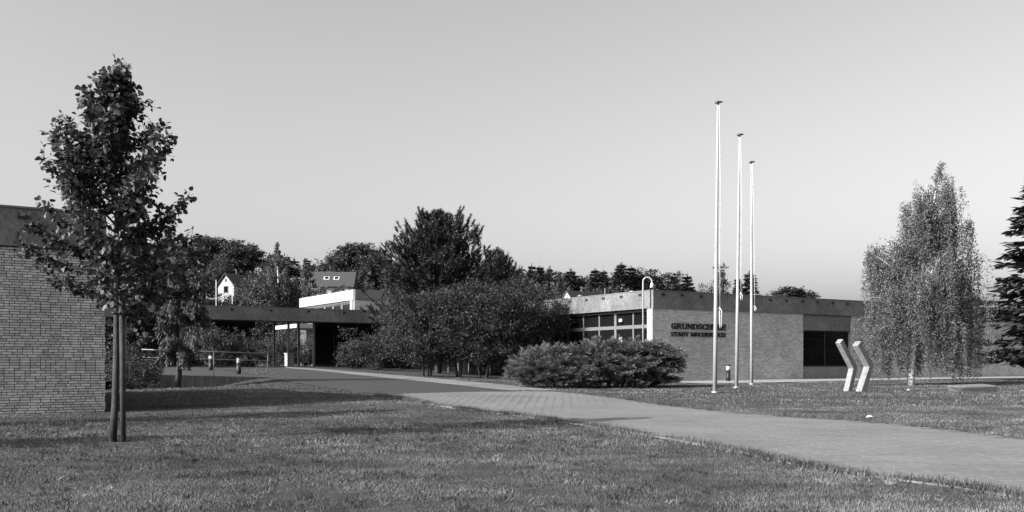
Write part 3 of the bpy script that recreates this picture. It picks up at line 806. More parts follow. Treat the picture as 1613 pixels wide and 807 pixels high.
# shrubs in a row in front of the pine
def shrub_stems(rng, n, h, spread, base):
    out = []
    for k in range(n):
        a = rng.uniform(0, 6.28); b = rng.uniform(0, base)
        p0 = np.array([math.cos(a)*b, math.sin(a)*b*.5, -.1]); p1 = np.array([math.cos(a)*spread*rng.uniform(.4, 1), math.sin(a)*spread*.6, h])
        out.append([p0, p0*.8+p1*.2+(0,0,.1*h), p0*.4+p1*.6, p1])
    return out
rng = np.random.default_rng(11)
for (px, w_px, top, Y, n, lab) in (
        (668, 120, 455, 44.6, 4, 'leafy multi stemmed shrub at the left end of the shrub row'),
        (722, 120, 440, 45.3, 3, 'tallest leafy shrub in the middle of the shrub row below the pine'),
        (762, 110, 452, 44.8, 3, 'leafy shrub between the middle of the row and the thick stem'),
        (800, 120, 438, 45.8, 3, 'leafy shrub with a thicker dark stem beside the juniper'),
        (850, 90, 470, 47.5, 3, 'leafy shrub nearest the glazed entrance, behind the juniper')):
    x = (px-CX)/F*Y; zg = float(gz(x, Y)); h = EYE - (top-HZ)/F*Y - zg; w_ = w_px/F*Y/2*1.12
    lob = [(0, 0, h*.52, w_, 1.3, h*.40), (w_*.3, .1, h*.74, w_*.7, 1.0, h*.25), (-w_*.4, -.1, h*.62, w_*.7, 1.0, h*.28), (-w_*.35, -.5, h*.34, w_*.55, .8, h*.2)] + [(rng.uniform(-1, 1)*w_*.8, rng.uniform(-.8, .8), h*rng.uniform(.6, .97), .22, .22, .3) for _ in range(16)]
    tm_, cm_ = cloud_tree(100+px, shrub_stems(rng, n, h*.6, w_*.5, .55), lob, 420, 70, .17, .088, rad=.06 if px != 800 else .11, wid=.75)
    make_tree('shrub', tm_, cm_, (x, Y, zg), M_BARK, L_SHRUB, lab, 'shrub', 'shrub row in front of the pine')

# pine behind the shrubs: upward brushes of needles
def brush_pine(seed, H, prof, n_whorl, n_br, shoot, needle, per, low):
    rng = np.random.default_rng(seed); mb = MB(); mb.tube([(0,0,-.2),(.05,0,H*.5),(0,0,H-.3)], [.2,.13,.03], 8)
    SH0, SH1 = [], []
    for wv in range(n_whorl):
        u = wv/(n_whorl-1); z = low + (H-.5-low)*u
        for k in range(n_br):
            az = wv*.9 + 2*math.pi*k/n_br + rng.normal(0, .2)
            ln = np.interp(u, *prof)*rng.uniform(.6, 1.12); el = math.radians(np.interp(u, [0, 1], [5, 50]) + rng.normal(0, 6))
            d = np.array([math.cos(az)*math.cos(el), math.sin(az)*math.cos(el), math.sin(el)])
            b0 = np.array([0, 0, z]); b1 = b0 + d*ln; mb.tube([b0, b0*.5+b1*.5+(0,0,-.05*ln), b1], [.05*(1-u)+.015, .03*(1-u)+.01, .008], 5, False)
            m_ = int(4 + ln*5)
            for j in range(m_):
                s = rng.uniform(.25, 1); q0 = b0*(1-s)+b1*s + rng.normal(0, .12, 3)*ln*.6
                sd = norm(d*.55 + (0,0,.75) + rng.normal(0, .28, 3)); SH0.append(q0); SH1.append(q0+sd*shoot*rng.uniform(.6, 1.25))
            SH0.append(b1*.9+b0*.1); SH1.append(b1 + norm(d*.5+np.array((0,0,.8)))*shoot)
    SH0.append(np.array((0,0,H-.9))); SH1.append(np.array((0,0,H)))
    SH0, SH1 = np.array(SH0), np.array(SH1); n = len(SH0)
    t = rng.random((n, per)); P = (SH0[:,None]*(1-t[...,None]) + SH1[:,None]*t[...,None]).reshape(-1, 3)
    ax = np.repeat(norm(SH1-SH0), per, 0); A = ax*.75 + norm(rng.normal(size=(n*per, 3)))*.75
    V, T, v = scatter(P, A, rdir(n*per, rng), needle*rng.uniform(.7, 1.2, n*per), needle*.24, T_NEEDLE, np.repeat(rng.random(n), per)*.7+.3*rng.random(n*per), rng)
    return mb.mesh('trunk', True), np_mesh('crown', V, T, v)
p = at(690, 590, 52.0); zg = float(gz(p.x, p.y)); H = at(690, 338, 52).z - zg
tm_, cm_ = brush_pine(5, H, ([0, .15, .4, .62, .8, .92, 1], [3.3, 4.0, 3.7, 2.9, 1.95, 1.0, .25]), 20, 9, .52, .18, 62, 1.2)
make_tree('pine_tree', tm_, cm_, (p.x, p.y, zg), M_BARK, L_PINE, 'dark bushy pine rising above the shrub row in mid picture', 'tree')
p = at(785, 590, 60.0); zg = float(gz(p.x, p.y)); H = at(770, 402, 60).z - zg
tm_, cm_ = brush_pine(6, H, ([0, .2, .5, .8, 1], [2.2, 2.6, 2.2, 1.3, .3]), 16, 8, .6, .2, 50, 1.0)
make_tree('pine_tree', tm_, cm_, (p.x, p.y, zg), M_BARK, L_PINE, 'lower dark pine just right of the bushy pine', 'tree')

# ---- juniper
def plume_bush(seed, anchors, n_fr, fl, fw, out_up, spreadv, rng=None):
    rng = np.random.default_rng(seed)
    C, U = anchors; n = len(C)
    ax = norm(U + out_up + rng.normal(0, .18, (n, 3)))
    L_ = rng.uniform(.30, .62, n)
    t = rng.random((n, n_fr)); base = C - ax*(L_*.35)[:, None]
    P = base[:, None] + ax[:, None]*(t*L_[:, None])[..., None] + rng.normal(0, spreadv, (n, n_fr, 3))*(1.15-t)[..., None]
    A = np.repeat(ax, n_fr, 0)*1.0 + rng.normal(0, .42, (n*n_fr, 3)) + np.array((0, 0, -.12))*1
    N = rng.normal(0, .5, (n*n_fr, 3)) + (0, 0, 1)
    v = np.clip(np.repeat(rng.uniform(.2, .8, n), n_fr)*.5 + .5*rng.random(n*n_fr), 0, 1)
    s = fl*rng.uniform(.6, 1.3, n*n_fr)
    return scatter(P.reshape(-1, 3), A, N, s, fw*rng.uniform(.7, 1.3, n*n_fr), T_LEAF, v, rng)
YJ = 34.6; jl = ray(803, 611); x0 = (803-CX)/F*YJ; x1 = (1075-CX)/F*YJ; zj = float(gz(2.5, YJ))
jp = empty('juniper_bush', ((x0+x1)/2, YJ, zj), 0, 'wide spreading juniper bush with feathery layered sprays beside the path', 'bush')
rng = np.random.default_rng(21)
mounds = []                                          # layered mounds: (x, y, z centre, rx, ry, rz)
def jx(px): return (px-CX)/F*YJ - (x0+x1)/2
def jz(py): return EYE - (py-HZ)/F*YJ - zj
for (px, py, rx, ry, rz, dy) in ((836, 588, 34, 1.2, 34, 0), (870, 572, 45, 1.3, 26, .2), (862, 590, 40, 1.2, 26, -.5), (915, 572, 48, 1.3, 30, .0), (905, 595, 40, 1.0, 20, -.7),
        (955, 560, 45, 1.3, 24, .4), (960, 585, 45, 1.1, 22, -.5), (1000, 555, 40, 1.2, 20, .5), (1005, 580, 40, 1.1, 20, -.2), (1030, 553, 26, 1.0, 16, .5), (1048, 562, 27, 1.0, 14, .3), (1040, 582, 30, .9, 20, .2), (880, 602, 60, 1.0, 12, -.5), (985, 602, 42, .9, 10, -.2), (1036, 600, 28, .8, 10, .2), (1055, 575, 18, .8, 14, .3)):
    mounds.append((jx(px), dy, jz(py), rx/F*YJ, ry, rz/F*YJ))
Cs, Us = [], []
for m_ in mounds:
    n = int(54 + 110*m_[3]*m_[5])
    u = rdir(n, rng); u[:, 2] = np.abs(u[:, 2])*1.0 - .25; u = norm(u)
    # sprays sit on terraces
    P = np.array(m_[:3]) + u*np.array(m_[3:])*rng.uniform(.75, 1.0, n)[:, None]
    P[:, 2] = np.maximum(P[:, 2], .1); Cs.append(P); Us.append(u*np.array([1, 1, .30]))
def spray_bush(seed, C, U, n_fr, fl, fw):
    rng = np.random.default_rng(seed); n = len(C)
    ax = norm(U + np.array((.10, -.05, .20)) + rng.normal(0, .16, (n, 3))); L_ = rng.uniform(.35, .8, n)
    t = rng.random((n, n_fr)); base = C - ax*(L_*.55)[:, None]
    side = norm(np.cross(ax, np.array((0, 0, 1.0)))); wv = rng.normal(0, 1, (n, n_fr))*.085*(1.08-t)
    P = base[:, None] + ax[:, None]*(t*L_[:, None])[..., None] + side[:, None]*wv[..., None] + rng.normal(0, .022, (n, n_fr, 3))
    P[..., 2] -= (t**2)*.10*L_[:, None]
    A = np.repeat(ax, n_fr, 0) + (side[:, None]*np.sign(wv)[..., None]*.45).reshape(-1, 3) + rng.normal(0, .22, (n*n_fr, 3))
    N = rng.normal(0, .45, (n*n_fr, 3)) + (0, 0, 1)
    v = np.clip(np.repeat(rng.uniform(0, .35, n), n_fr) + .5*t.ravel()**2 + .2*rng.random(n*n_fr), 0, 1)
    return scatter(P.reshape(-1, 3), A, N, fl*rng.uniform(.6, 1.3, n*n_fr), fw*rng.uniform(.7, 1.3, n*n_fr), T_LEAF, v, rng)
V1 = spray_bush(22, np.concatenate(Cs), np.concatenate(Us), 118, .11, .029)
link('foliage', np_mesh('foliage', *V1), L_JUN, jp)
mb = MB()
for k in range(40):
    c = np.concatenate(Cs)[rng.integers(sum(map(len, Cs)))]; b = np.array([c[0]*.75, rng.normal(0, .2), -.05])
    mb.tube(curve(b, c, .12, 5, rng, .02), np.linspace(.035, .008, 5), 5, False)
mb.build('branches', M_BARK, jp, True)

# ---- weeping cypress behind the young tree
YC = 35.5; xc = (291-CX)/F*YC; zc = float(gz(xc, YC)); Hc = EYE - (388-HZ)/F*YC - zc
rng = np.random.default_rng(31)
cy = empty('weeping_cypress', (xc, YC, zc), 0, 'narrow conifer with drooping sprays beside the retaining wall', 'tree')
mb = MB(); mb.tube([(-.3,0,-.3),(-.1,0,Hc*.4),(.05,.02,Hc*.75),(0,0,Hc)], [.13,.1,.06,.01], 8)
C, U = [], []
for k in range(105):
    u = rng.random()**.9; z = 1.15 + (Hc-1.2)*u; az = rng.uniform(0, 6.28); ln = np.interp(u, [0, .25, .6, .85, 1], [.62, .8, .62, .4, .12])*rng.uniform(.35, 1.2)
    d = np.array([math.cos(az), math.sin(az), 0]); tx = np.interp(z, [0, Hc*.4, Hc*.75, Hc], [-.3, -.1, .05, 0])
    b = np.array([tx, 0, z]); e = b + d*ln + (0, 0, .1); mb.tube(curve(b, e, .12, 4, rng), [.02,.016,.01,.005], 4, False)
    for s in np.linspace(.3, 1, 6): C.append(b*(1-s)+e*s + (0, 0, .12*4*s*(1-s)-.12)); U.append(np.array([d[0]*.35, d[1]*.35, -.9]))
mb.build('trunk', M_BARK, cy, True)
link('crown', np_mesh('crown', *plume_bush(32, (np.array(C), np.array(U)), 70, .14, .05, np.zeros(3), .055)), L_CED, cy)

# ---- birch (weeping)
def birch(seed, H, limbs, lean, strands_per_m, lsize, drop, minz=.35, rad=.12):
    rng = np.random.default_rng(seed); mb = MB(); P, A = [], []
    tr = np.array([(0,0,-.2),(lean*.1,0,H*.25),(lean*.35,0,H*.5),(lean*.7,.1,H*.78),(lean,.1,H-.1)])
    mb.tube(tr, [rad, rad*.85, rad*.6, rad*.3, .012], 9)
    for (sz_, ex, ey, ez) in limbs:
        b = np.array([np.interp(sz_, tr[:,2], tr[:,0]), 0, sz_]); e = np.array([ex, ey, ez])
        ln = np.linalg.norm(e-b); Cc = curve(b, e, .13*ln, 8, rng, .04)
        mb.tube(Cc, np.linspace(rad*.2, .006, 8), 5, False)
        ns = int(ln*strands_per_m)
        for k in range(ns):
            s = rng.uniform(.22, 1.0)**.8; f = s*7; i = min(int(f), 6); q = Cc[i]*(1-f+i) + Cc[i+1]*(f-i)
            if k % 5 == 0: tq = rng.normal(0, .17, 3)*np.array([1, 1, .5]); ts_ = s; tl = rng.uniform(.35, 1.0)
            s = min(1, max(.2, ts_ + rng.normal(0, .02))); f = s*7; i = min(int(f), 6); q = Cc[i]*(1-f+i) + Cc[i+1]*(f-i)
            q = q + tq + rng.normal(0, .05, 3)
            dl = drop*tl*rng.uniform(.7, 1.1)*min(1, .35+s); dl = min(dl, q[2]-minz-rng.uniform(0, .7))
            if dl < .2: continue
            o_ = rng.normal(0, .14, 2); m_ = int(dl/.032)
            t = np.sort(rng.random(m_)); L3 = np.stack([q[0]+o_[0]*np.sqrt(t), q[1]+o_[1]*np.sqrt(t), q[2]+.06*np.sin(t*6)-dl*t], 1)
            P.append(L3 + rng.normal(0, .045, (m_, 3))); A.append(rng.normal(0, .6, (m_, 3)) + (0, 0, -.75))
    for k in range(60):
        z = rng.uniform(H*.8, H); q = np.array([np.interp(z, tr[:,2], tr[:,0]), .1, z]); m_ = 22
        d = rdir(1, rng)[0]; t = rng.random((m_, 1)); P.append(q + d*t*.45*(1.25-(z/H-.8)/.2) + rng.normal(0, .05, (m_, 3))); A.append(rng.normal(0, .6, (m_, 3)) + (0, 0, -.6))
    P = np.concatenate(P); A = np.concatenate(A); n = len(P); sz = lsize*rng.uniform(.65, 1.3, n)
    return mb.mesh('trunk', True), np_mesh('crown', *scatter(P, A, rng.normal(0, .6, (n, 3)) + (0, 0, .6), sz, sz*.9, T_LEAF, rng=rng))
x, y, z = ray(1435, 607); K = y/F
def bl_(px, py, dy, s): return (s, (px-1435)*K, dy, (607-py)*K)
limbs = [bl_(1360,398,-.2,3.2), bl_(1378,384,.5,3.4), bl_(1400,372,-.3,3.8), bl_(1412,380,.9,3.6), bl_(1428,318,.2,4.8), bl_(1440,300,-.5,5.2), bl_(1450,340,.8,4.6), bl_(1500,330,.2,5.0), bl_(1506,300,-.4,5.6), bl_(1526,420,.3,3.6),
         bl_(1470,285,.4,5.9), bl_(1495,275,-.2,6.2), bl_(1362,470,-.6,2.4), bl_(1385,450,-1.0,2.6), bl_(1520,470,-.5,2.6), bl_(1545,440,.8,3.0), bl_(1470,400,-1.3,3.1), bl_(1455,370,1.3,3.4), bl_(1490,430,-1.0,2.8), bl_(1350,505,.1,2.2), bl_(1465,330,0,4.6), bl_(1372,520,-.9,1.9), bl_(1412,425,-1.3,2.9), bl_(1555,400,.3,3.2), bl_(1560,470,-.4,2.6), bl_(1535,350,0,4.2), bl_(1548,520,-.2,2.0), bl_(1400,500,.9,2.1), bl_(1490,510,-1.2,1.9), bl_(1515,525,-.6,1.8), bl_(1530,500,.5,2.2), bl_(1470,500,1.5,2.0)]
tm_, cm_ = birch(41, (607-258)*K, limbs, (1484-1435)*K, 28, .068, 3.2, minz=.1)
make_tree('weeping_birch', tm_, cm_, (x, y, z), M_BIRCHB, L_BIRCH, 'weeping birch with white trunk and hanging strands at the right', 'tree')

# ------------------------------------------------------------------ background tree prototypes (unit height)
def proto_spruce(seed, width=.2, wh=20, nb=9, droop=.25):
    rng = np.random.default_rng(seed); mb = MB(); mb.tube([(0,0,-.03),(0,0,.5),(0,0,.98)], [.018,.012,.002], 6); parts = []
    for wv in range(wh):
        u = (wv+.5)/wh; z = .1 + .88*u
        for k in range(nb):
            az = rng.uniform(0, 6.28); ln = width*(1-u)**.8*rng.uniform(.65, 1.15) + .012
            d = np.array([math.cos(az), math.sin(az), -droop*rng.uniform(.3, 1.2) + .25*u]); m_ = int(14 + 110*ln)
            t = rng.random(m_)**.7; P = np.array([0,0,z]) + d*t[:, None]*ln + rng.normal(0, .006, (m_, 3))
            side = np.array([-d[1], d[0], 0])*rng.choice([-1, 1], m_)[:, None]
            A = d + side*.8 + (0, 0, -.25) + rng.normal(0, .25, (m_, 3))
            parts.append(scatter(P, A, rng.normal(0, .4, (m_, 3)) + (0,0,1), rng.uniform(.03, .06, m_), .028, T_LEAF, rng.random(m_)*.5+.5*rng.random(), rng))
    P = np.tile([0,0,.95], (30,1)) + rng.normal(0, 1, (30,3))*[.006,.006,.025]
    parts.append(scatter(P, rng.normal(0,.3,(30,3))+(0,0,1), rdir(30, rng), .04, .01, T_LEAF, None, rng))
    return mb.mesh('trunk', True), np_mesh('crown', *join(parts))
def proto_scots(seed):
    rng = np.random.default_rng(seed)
    lob = [(rng.normal(0,.09), rng.normal(0,.09), rng.uniform(.58,.95), rng.uniform(.08,.13), rng.uniform(.08,.13), rng.uniform(.03,.06)) for _ in range(15)] + [(0,0,.93,.08,.08,.06), (0,0,.78,.12,.12,.08)]
    return cloud_tree(seed, [[(0,0,-.03),(.01,0,.4),(-.005,.01,.75),(0,0,.92)]], lob, 380, 22, .018, .03, T_LEAF, rad=.017, wid=.55, droop=.1)
def proto_decid(seed, wd=.3, n=300, ls=.026):
    rng = np.random.default_rng(seed)
    lob = [(0,0,.6,wd*.8,wd*.8,.33)] + [(math.cos(a)*wd*.55, math.sin(a)*wd*.55, rng.uniform(.38,.72), wd*.5, wd*.5, rng.uniform(.14,.22)) for a in np.linspace(0, 5.6, 7)] + [(0,0,.86,wd*.45,wd*.45,.12)]
    return cloud_tree(seed, [[(0,0,-.03),(.01,0,.25),(-.01,.01,.5),(0,0,.8)]], lob, n, 22, .028, ls, T_LEAF, rad=.022, wid=.9)
def proto_bush(seed):
    rng = np.random.default_rng(seed)
    lob = [(0,0,.42,.42,.42,.42)] + [(rng.uniform(-.4,.4), rng.uniform(-.4,.4), rng.uniform(.15,.75), rng.uniform(.14,.26), rng.uniform(.14,.26), rng.uniform(.15,.25)) for _ in range(9)] + [(rng.uniform(-.3,.3), rng.uniform(-.3,.3), rng.uniform(.8,1.0), .06, .06, .09) for _ in range(6)]
    return cloud_tree(seed, [[(0,0,-.03),(.1,0,.3),(.2,.01,.7)],[(0,0,-.03),(-.1,.1,.3),(-.22,.1,.7)],[(0,0,-.03),(.02,-.1,.4),(0,-.1,.8)]], lob, 330, 24, .045, .045, T_LEAF, rad=.02, wid=.7)
def proto_weep(seed):
    rng = np.random.default_rng(seed); lm = []
    for k in range(34):
        a = rng.uniform(0, 6.28); r = rng.uniform(.6, 3.1); lm.append((rng.uniform(3, 6.5), math.cos(a)*r, math.sin(a)*r, rng.uniform(4.2, 9.6 - r*.9)))
    return birch(seed, 10, lm, .3, 8, .15, 2.6, minz=.5)
def proto_poplar(seed):
    rng = np.random.default_rng(seed); lob = [(rng.normal(0,.02), rng.normal(0,.02), z, .085*math.sin(math.pi*min(1, z*1.05))**.5+.01, .08, .09) for z in np.linspace(.15, .93, 9)]
    return cloud_tree(seed, [[(0,0,-.03),(0,0,.4),(0,0,.85)]], lob, 230, 22, .018, .022, T_LEAF, rad=.016, droop=.4)
PR = {'spruce': [proto_spruce(201), proto_spruce(202, .17, 22, 8, .4)], 'fir': [proto_spruce(203, .25, 24, 10, .12)], 'scots': [proto_scots(211), proto_scots(212), proto_scots(213)],
      'decid': [proto_decid(221), proto_decid(222, .36), proto_decid(223, .25)], 'poplar': [proto_poplar(231)], 'bush': [proto_bush(251), proto_bush(252)], 'weep': [proto_weep(241)]}
CM = {'spruce': L_CON, 'fir': L_CON, 'scots': L_CON, 'decid': L_DECID, 'poplar': L_DECID, 'bush': L_SHRUB, 'weep': L_BIRCH}
NM = {'spruce': 'spruce_tree', 'fir': 'fir_tree', 'scots': 'scots_pine', 'decid': 'broadleaf_tree', 'poplar': 'poplar_tree', 'bush': 'bush', 'weep': 'background_birch'}
def far_tree(kind, px, top, Y, label, wide=1.0, var=0, group='trees on the hill behind the school', g=gz):
    x = (px-CX)/F*Y; zg = float(g(x, Y)); h = EYE - (top-HZ)/F*Y - zg
    t_, c_ = PR[kind][var % len(PR[kind])]
    s = h/10 if kind == 'weep' else h
    return make_tree(NM[kind], t_, c_, (x, Y, zg), M_BIRCHB if kind == 'weep' else M_BARK, CM[kind], label, 'tree', group, (s*wide, s*wide, s), random.uniform(0, 6.28))

far_tree('weep', 440, 383, 96, 'large pale weeping birch behind the walkway, left of the houses', 1.05)
far_tree('weep', 478, 408, 104, 'smaller pale birch crowding the right side of the large one', .9)
far_tree('decid', 402, 425, 92, 'low round tree at the left foot of the large pale birch', 1.0, 1)
far_tree('decid', 262, 368, 150, 'dark tree on the hill right behind the young tree crown', 1.0, 0)
far_tree('scots', 322, 372, 215, 'dark pine on the skyline above the small white house', 1.5, 0)
far_tree('scots', 345, 374, 210, 'second dark pine on the skyline above the small white house', 1.5, 1)
far_tree('scots', 372, 377, 205, 'dark pine on the skyline right above the small white house gable', 1.6, 2)
far_tree('scots', 390, 388, 200, 'lower dark pine left of the large pale birch top', 1.5, 1)
far_tree('decid', 345, 402, 190, 'grey green broadleaf tree below the skyline pines', 1.2, 2)
far_tree('decid', 522, 394, 185, 'small tree with upright edge left of the tall pines behind the houses', .8, 2)
far_tree('scots', 553, 384, 175, 'tall pine with open crown above the dark house roof', 1.3, 0)
far_tree('scots', 578, 383, 172, 'tall pine with open crown between the dark roof and the bushy pine', 1.4, 1)
far_tree('scots', 597, 396, 165, 'pine partly hidden at the left flank of the bushy pine', 1.3, 2)
far_tree('spruce', 838, 417, 150, 'thin pointed spruce on the wooded skyline right of the shrubs', .9, 0)
far_tree('fir', 850, 419, 140, 'dark fir beside the thin spruce on the skyline', .9, 0)
far_tree('spruce', 866, 421, 155, 'slim spruce right of the dark fir on the skyline', .8, 1)
far_tree('spruce', 899, 425, 150, 'pointed spruce above the small gabled roof', 1.2, 1)
far_tree('fir', 937, 424, 140, 'broad conifer with open branches above the concrete fascia', 1.0, 0)
far_tree('fir', 951, 426, 146, 'second broad conifer close to the one above the fascia', .9, 0)
far_tree('fir', 979, 415, 135, 'tallest broad conifer above the fascia, left of the gooseneck lamp', 1.05, 0)
far_tree('fir', 993, 420, 138, 'dark conifer between the tallest one and the lamp arch', 1.0, 0)
far_tree('scots', 1015, 423, 138, 'dark rounded tree right behind the gooseneck lamp arch', 1.9, 2)
far_tree('fir', 1036, 436, 145, 'low conifer just right of the lamp arch', 1.0, 0)
far_tree('poplar', 1064, 431, 150, 'rounded upright tree above the corner of the front fascia', 1.5, 0)
far_tree('spruce', 1082, 433, 150, 'small pointed spruce above the fascia left of the flagpoles', 1.2, 0)
far_tree('decid', 1113, 442, 155, 'round tree just left of the nearest flagpole', .9, 0)
far_tree('poplar', 1137, 419, 150, 'tall narrow poplar right behind the nearest flagpole', .85, 0)
far_tree('fir', 1162, 438, 150, 'conifer seen between the nearest and the middle flagpole', .8, 0)
far_tree('spruce', 1181, 429, 150, 'dark spruce seen behind the farthest flagpole', 1.3, 1)
far_tree('decid', 1222, 455, 160, 'low tree crown above the fascia right of the flagpoles', 1.1, 1)
far_tree('scots', 1247, 453, 160, 'small knobbly tree above the fascia right of the low crown', 1.9, 0)
far_tree('decid', 1284, 464, 165, 'lowest tree crown peeping over the fascia near the birch', 1.2, 2)
far_tree('fir', 1645, 270, 44, 'tall dark conifer at the right edge beside the weeping birch', 1.3, 0)

# bushes near the walkway
def bush(px, top, Y, label, wide, var, group): 
    o = far_tree('bush', px, top, Y, label, wide, var, group); o['category'] = 'bush'
GB = 'bushes around the walkway'
bush(345, 512, 51.0, 'dark bush in front of the walkway, nearest the cypress', .9, 1, GB)
bush(398, 520, 51.5, 'dark bush in front of the walkway, left of the opening', .9, 0, GB)
bush(438, 532, 62, 'sunlit bush in the courtyard seen through the walkway opening', 1.0, 1, GB)
bush(480, 526, 63, 'sunlit bush behind the columns of the walkway', 1.1, 0, GB)
bush(455, 505, 78, 'taller bush at the back of the courtyard beyond the opening', 1.2, 0, GB)
bush(515, 508, 76, 'dark bush at the back of the courtyard right of the opening', 1.0, 1, GB)
bush(556, 520, 54.2, 'dark leafy bush right of the walkway columns', 1.0, 0, GB)
bush(590, 524, 53.0, 'dark leafy bush at the left foot of the bushy pine', 1.0, 1, GB)
bush(214, 562, 35, 'dark bush added to fill the shaded hollow left of the cypress', 1.2, 1, 'bushes added in the shaded hollow')  # this bush and the next are added to keep the shaded hollow dark
bush(196, 515, 37, 'tall dark bush added behind the brick wing to fill the shaded hollow', 1.0, 0, 'bushes added in the shaded hollow')
bush(328, 458, 120, 'pale bush on the slope left of the small house', 1.1, 0, 'bushes on the slope')
bush(362, 466, 122, 'pale bush on the slope right below the small house', 1.2, 1, 'bushes on the slope')
bush(392, 455, 126, 'bush on the slope between the small house and the birch', 1.0, 0, 'bushes on the slope')

# ------------------------------------------------------------------ the wooded hillside as one mass
sk = np.array([(-200,370),(60,372),(200,376),(320,382),(395,398),(440,400),(500,410),(560,400),(600,405),(700,405),(780,412),(850,424),(900,432),(950,436),(1000,440),(1040,444),(1085,452),(1130,458),(1200,464),(1280,474),(1500,476),(1900,470)], float)
parts = []; rng = np.random.default_rng(77)
def raw(me):
    V = np.empty(len(me.vertices)*3, np.float32); me.vertices.foreach_get('co', V)
    T = np.empty(len(me.polygons)*3, np.int32); me.loops.foreach_get('vertex_index', T)
    v = np.empty(len(me.vertices), np.float32); me.attributes['v'].data.foreach_get('value', v)
    return V.reshape(-1, 3), T.reshape(-1, 3), v
def thin(r, f, grow):
    V, T, v = r; k = 4; n = len(V)//k; keep = rng.random(n) < f
    W = V.reshape(n, k, 3)[keep]; c = W.mean(1, keepdims=True); W = c + (W-c)*grow; m = len(W)
    return W.reshape(-1, 3), (T_LEAF[1][None] + (np.arange(m)*k)[:, None, None]).reshape(-1, 3), v.reshape(n, k)[keep].ravel()
RAW = {k: [thin(raw(c), .14, 2.4) for _, c in PR[k]] for k in ('spruce', 'scots', 'decid', 'fir')}
cnt = 0
for _ in range(2500):
    Y = rng.uniform(112, 235); px = rng.uniform(-100, 1400)
    x = (px-CX)/F*Y; zg = float(gz(x, Y))
    if (Y < 205 and 300 < px < 420) or (Y < 168 and 480 < px < 585) or (Y < 150 and 880 < px < 925): continue
    top = np.interp(px, sk[:,0], sk[:,1]) + rng.uniform(0, 1)**1.6*32 + (10 if Y < 150 else 0)
    h = EYE - (top-HZ)/F*Y - zg
    if h < 2.5 or h > 21: continue
    kind = rng.choice(['decid', 'decid', 'spruce', 'fir', 'scots'])
    V, T, v = RAW[kind][rng.integers(len(RAW[kind]))]
    a = rng.uniform(0, 6.28); c, s = math.cos(a), math.sin(a); wdt = max(h, 7)*rng.uniform(.95, 1.4)
    W = np.stack([(V[:,0]*c-V[:,1]*s)*wdt + x, (V[:,0]*s+V[:,1]*c)*wdt + Y, V[:,2]*h + zg], 1)
    parts.append((W, T, v)); cnt += 1
    if cnt >= 360: break
tag(link('forest', np_mesh('forest', *join(parts)), L_DECID), 'mixed wood covering the hillside behind the school', 'forest', kind='stuff')
print('forest trees', cnt)

# ------------------------------------------------------------------ houses on the hill
def gable_house(name, base, Y, wpx, hpx, ridge_px, depth, rz, label, skylights=(), wall=M_RENDER, window=True, chimney=False):
    p = at(base[0], base[1], Y); zg = float(gz(p.x, p.y)); w_ = wpx/F*Y/2; h = p.z - zg + hpx/F*Y; rh = ridge_px/F*Y
    o = empty(name, (p.x, p.y, zg), rz, label, 'house', 'houses on the hill')
    mb = MB(); mb.prism([(-w_, -1.5), (w_, -1.5), (w_, h), (0, h+rh), (-w_, h)], 0, depth); mb.build('wall', wall, o)
    ov = w_*.18; sl_ = rh/w_
    rf = MB()
    for s in (-1, 1):
        a = [(0, h+rh+.02), (s*(w_+ov), h-sl_*ov+.02), (s*(w_+ov), h-sl_*ov+.2), (0, h+rh+.2)]
        if s < 0: a = a[::-1]
        rf.prism(a, -ov, depth+ov)
    roof = rf.build('roof', M_ROOFT, o)
    if window:
        wf = MB(); wf.box(-w_*.28, w_*.3, -.06, -.003, h-rh*.75, h-rh*.1); f_ = wf.build('window', M_FRAME, o)
        part_box('pane', M_GLASS, f_, -w_*.22, w_*.24, -.07, -.062, h-rh*.7, h-rh*.15)
        wf = MB(); wf.box(-w_*.1, w_*.1, -.06, -.003, h+rh*.3, h+rh*.55); wf.build('window', M_BLACK, o)
    if chimney:
        mb = MB(); mb.box(w_*.1, w_*.4, depth*.5, depth*.5+.5, h+rh*.3, h+rh+.8); mb.build('chimney', M_STEEL, roof)
    return o, w_, h, rh
gable_house('small_house', (356, 463), 186, 34, 14, 17, 7, math.radians(-28), 'small white house with pointed gable among the trees on the hill')
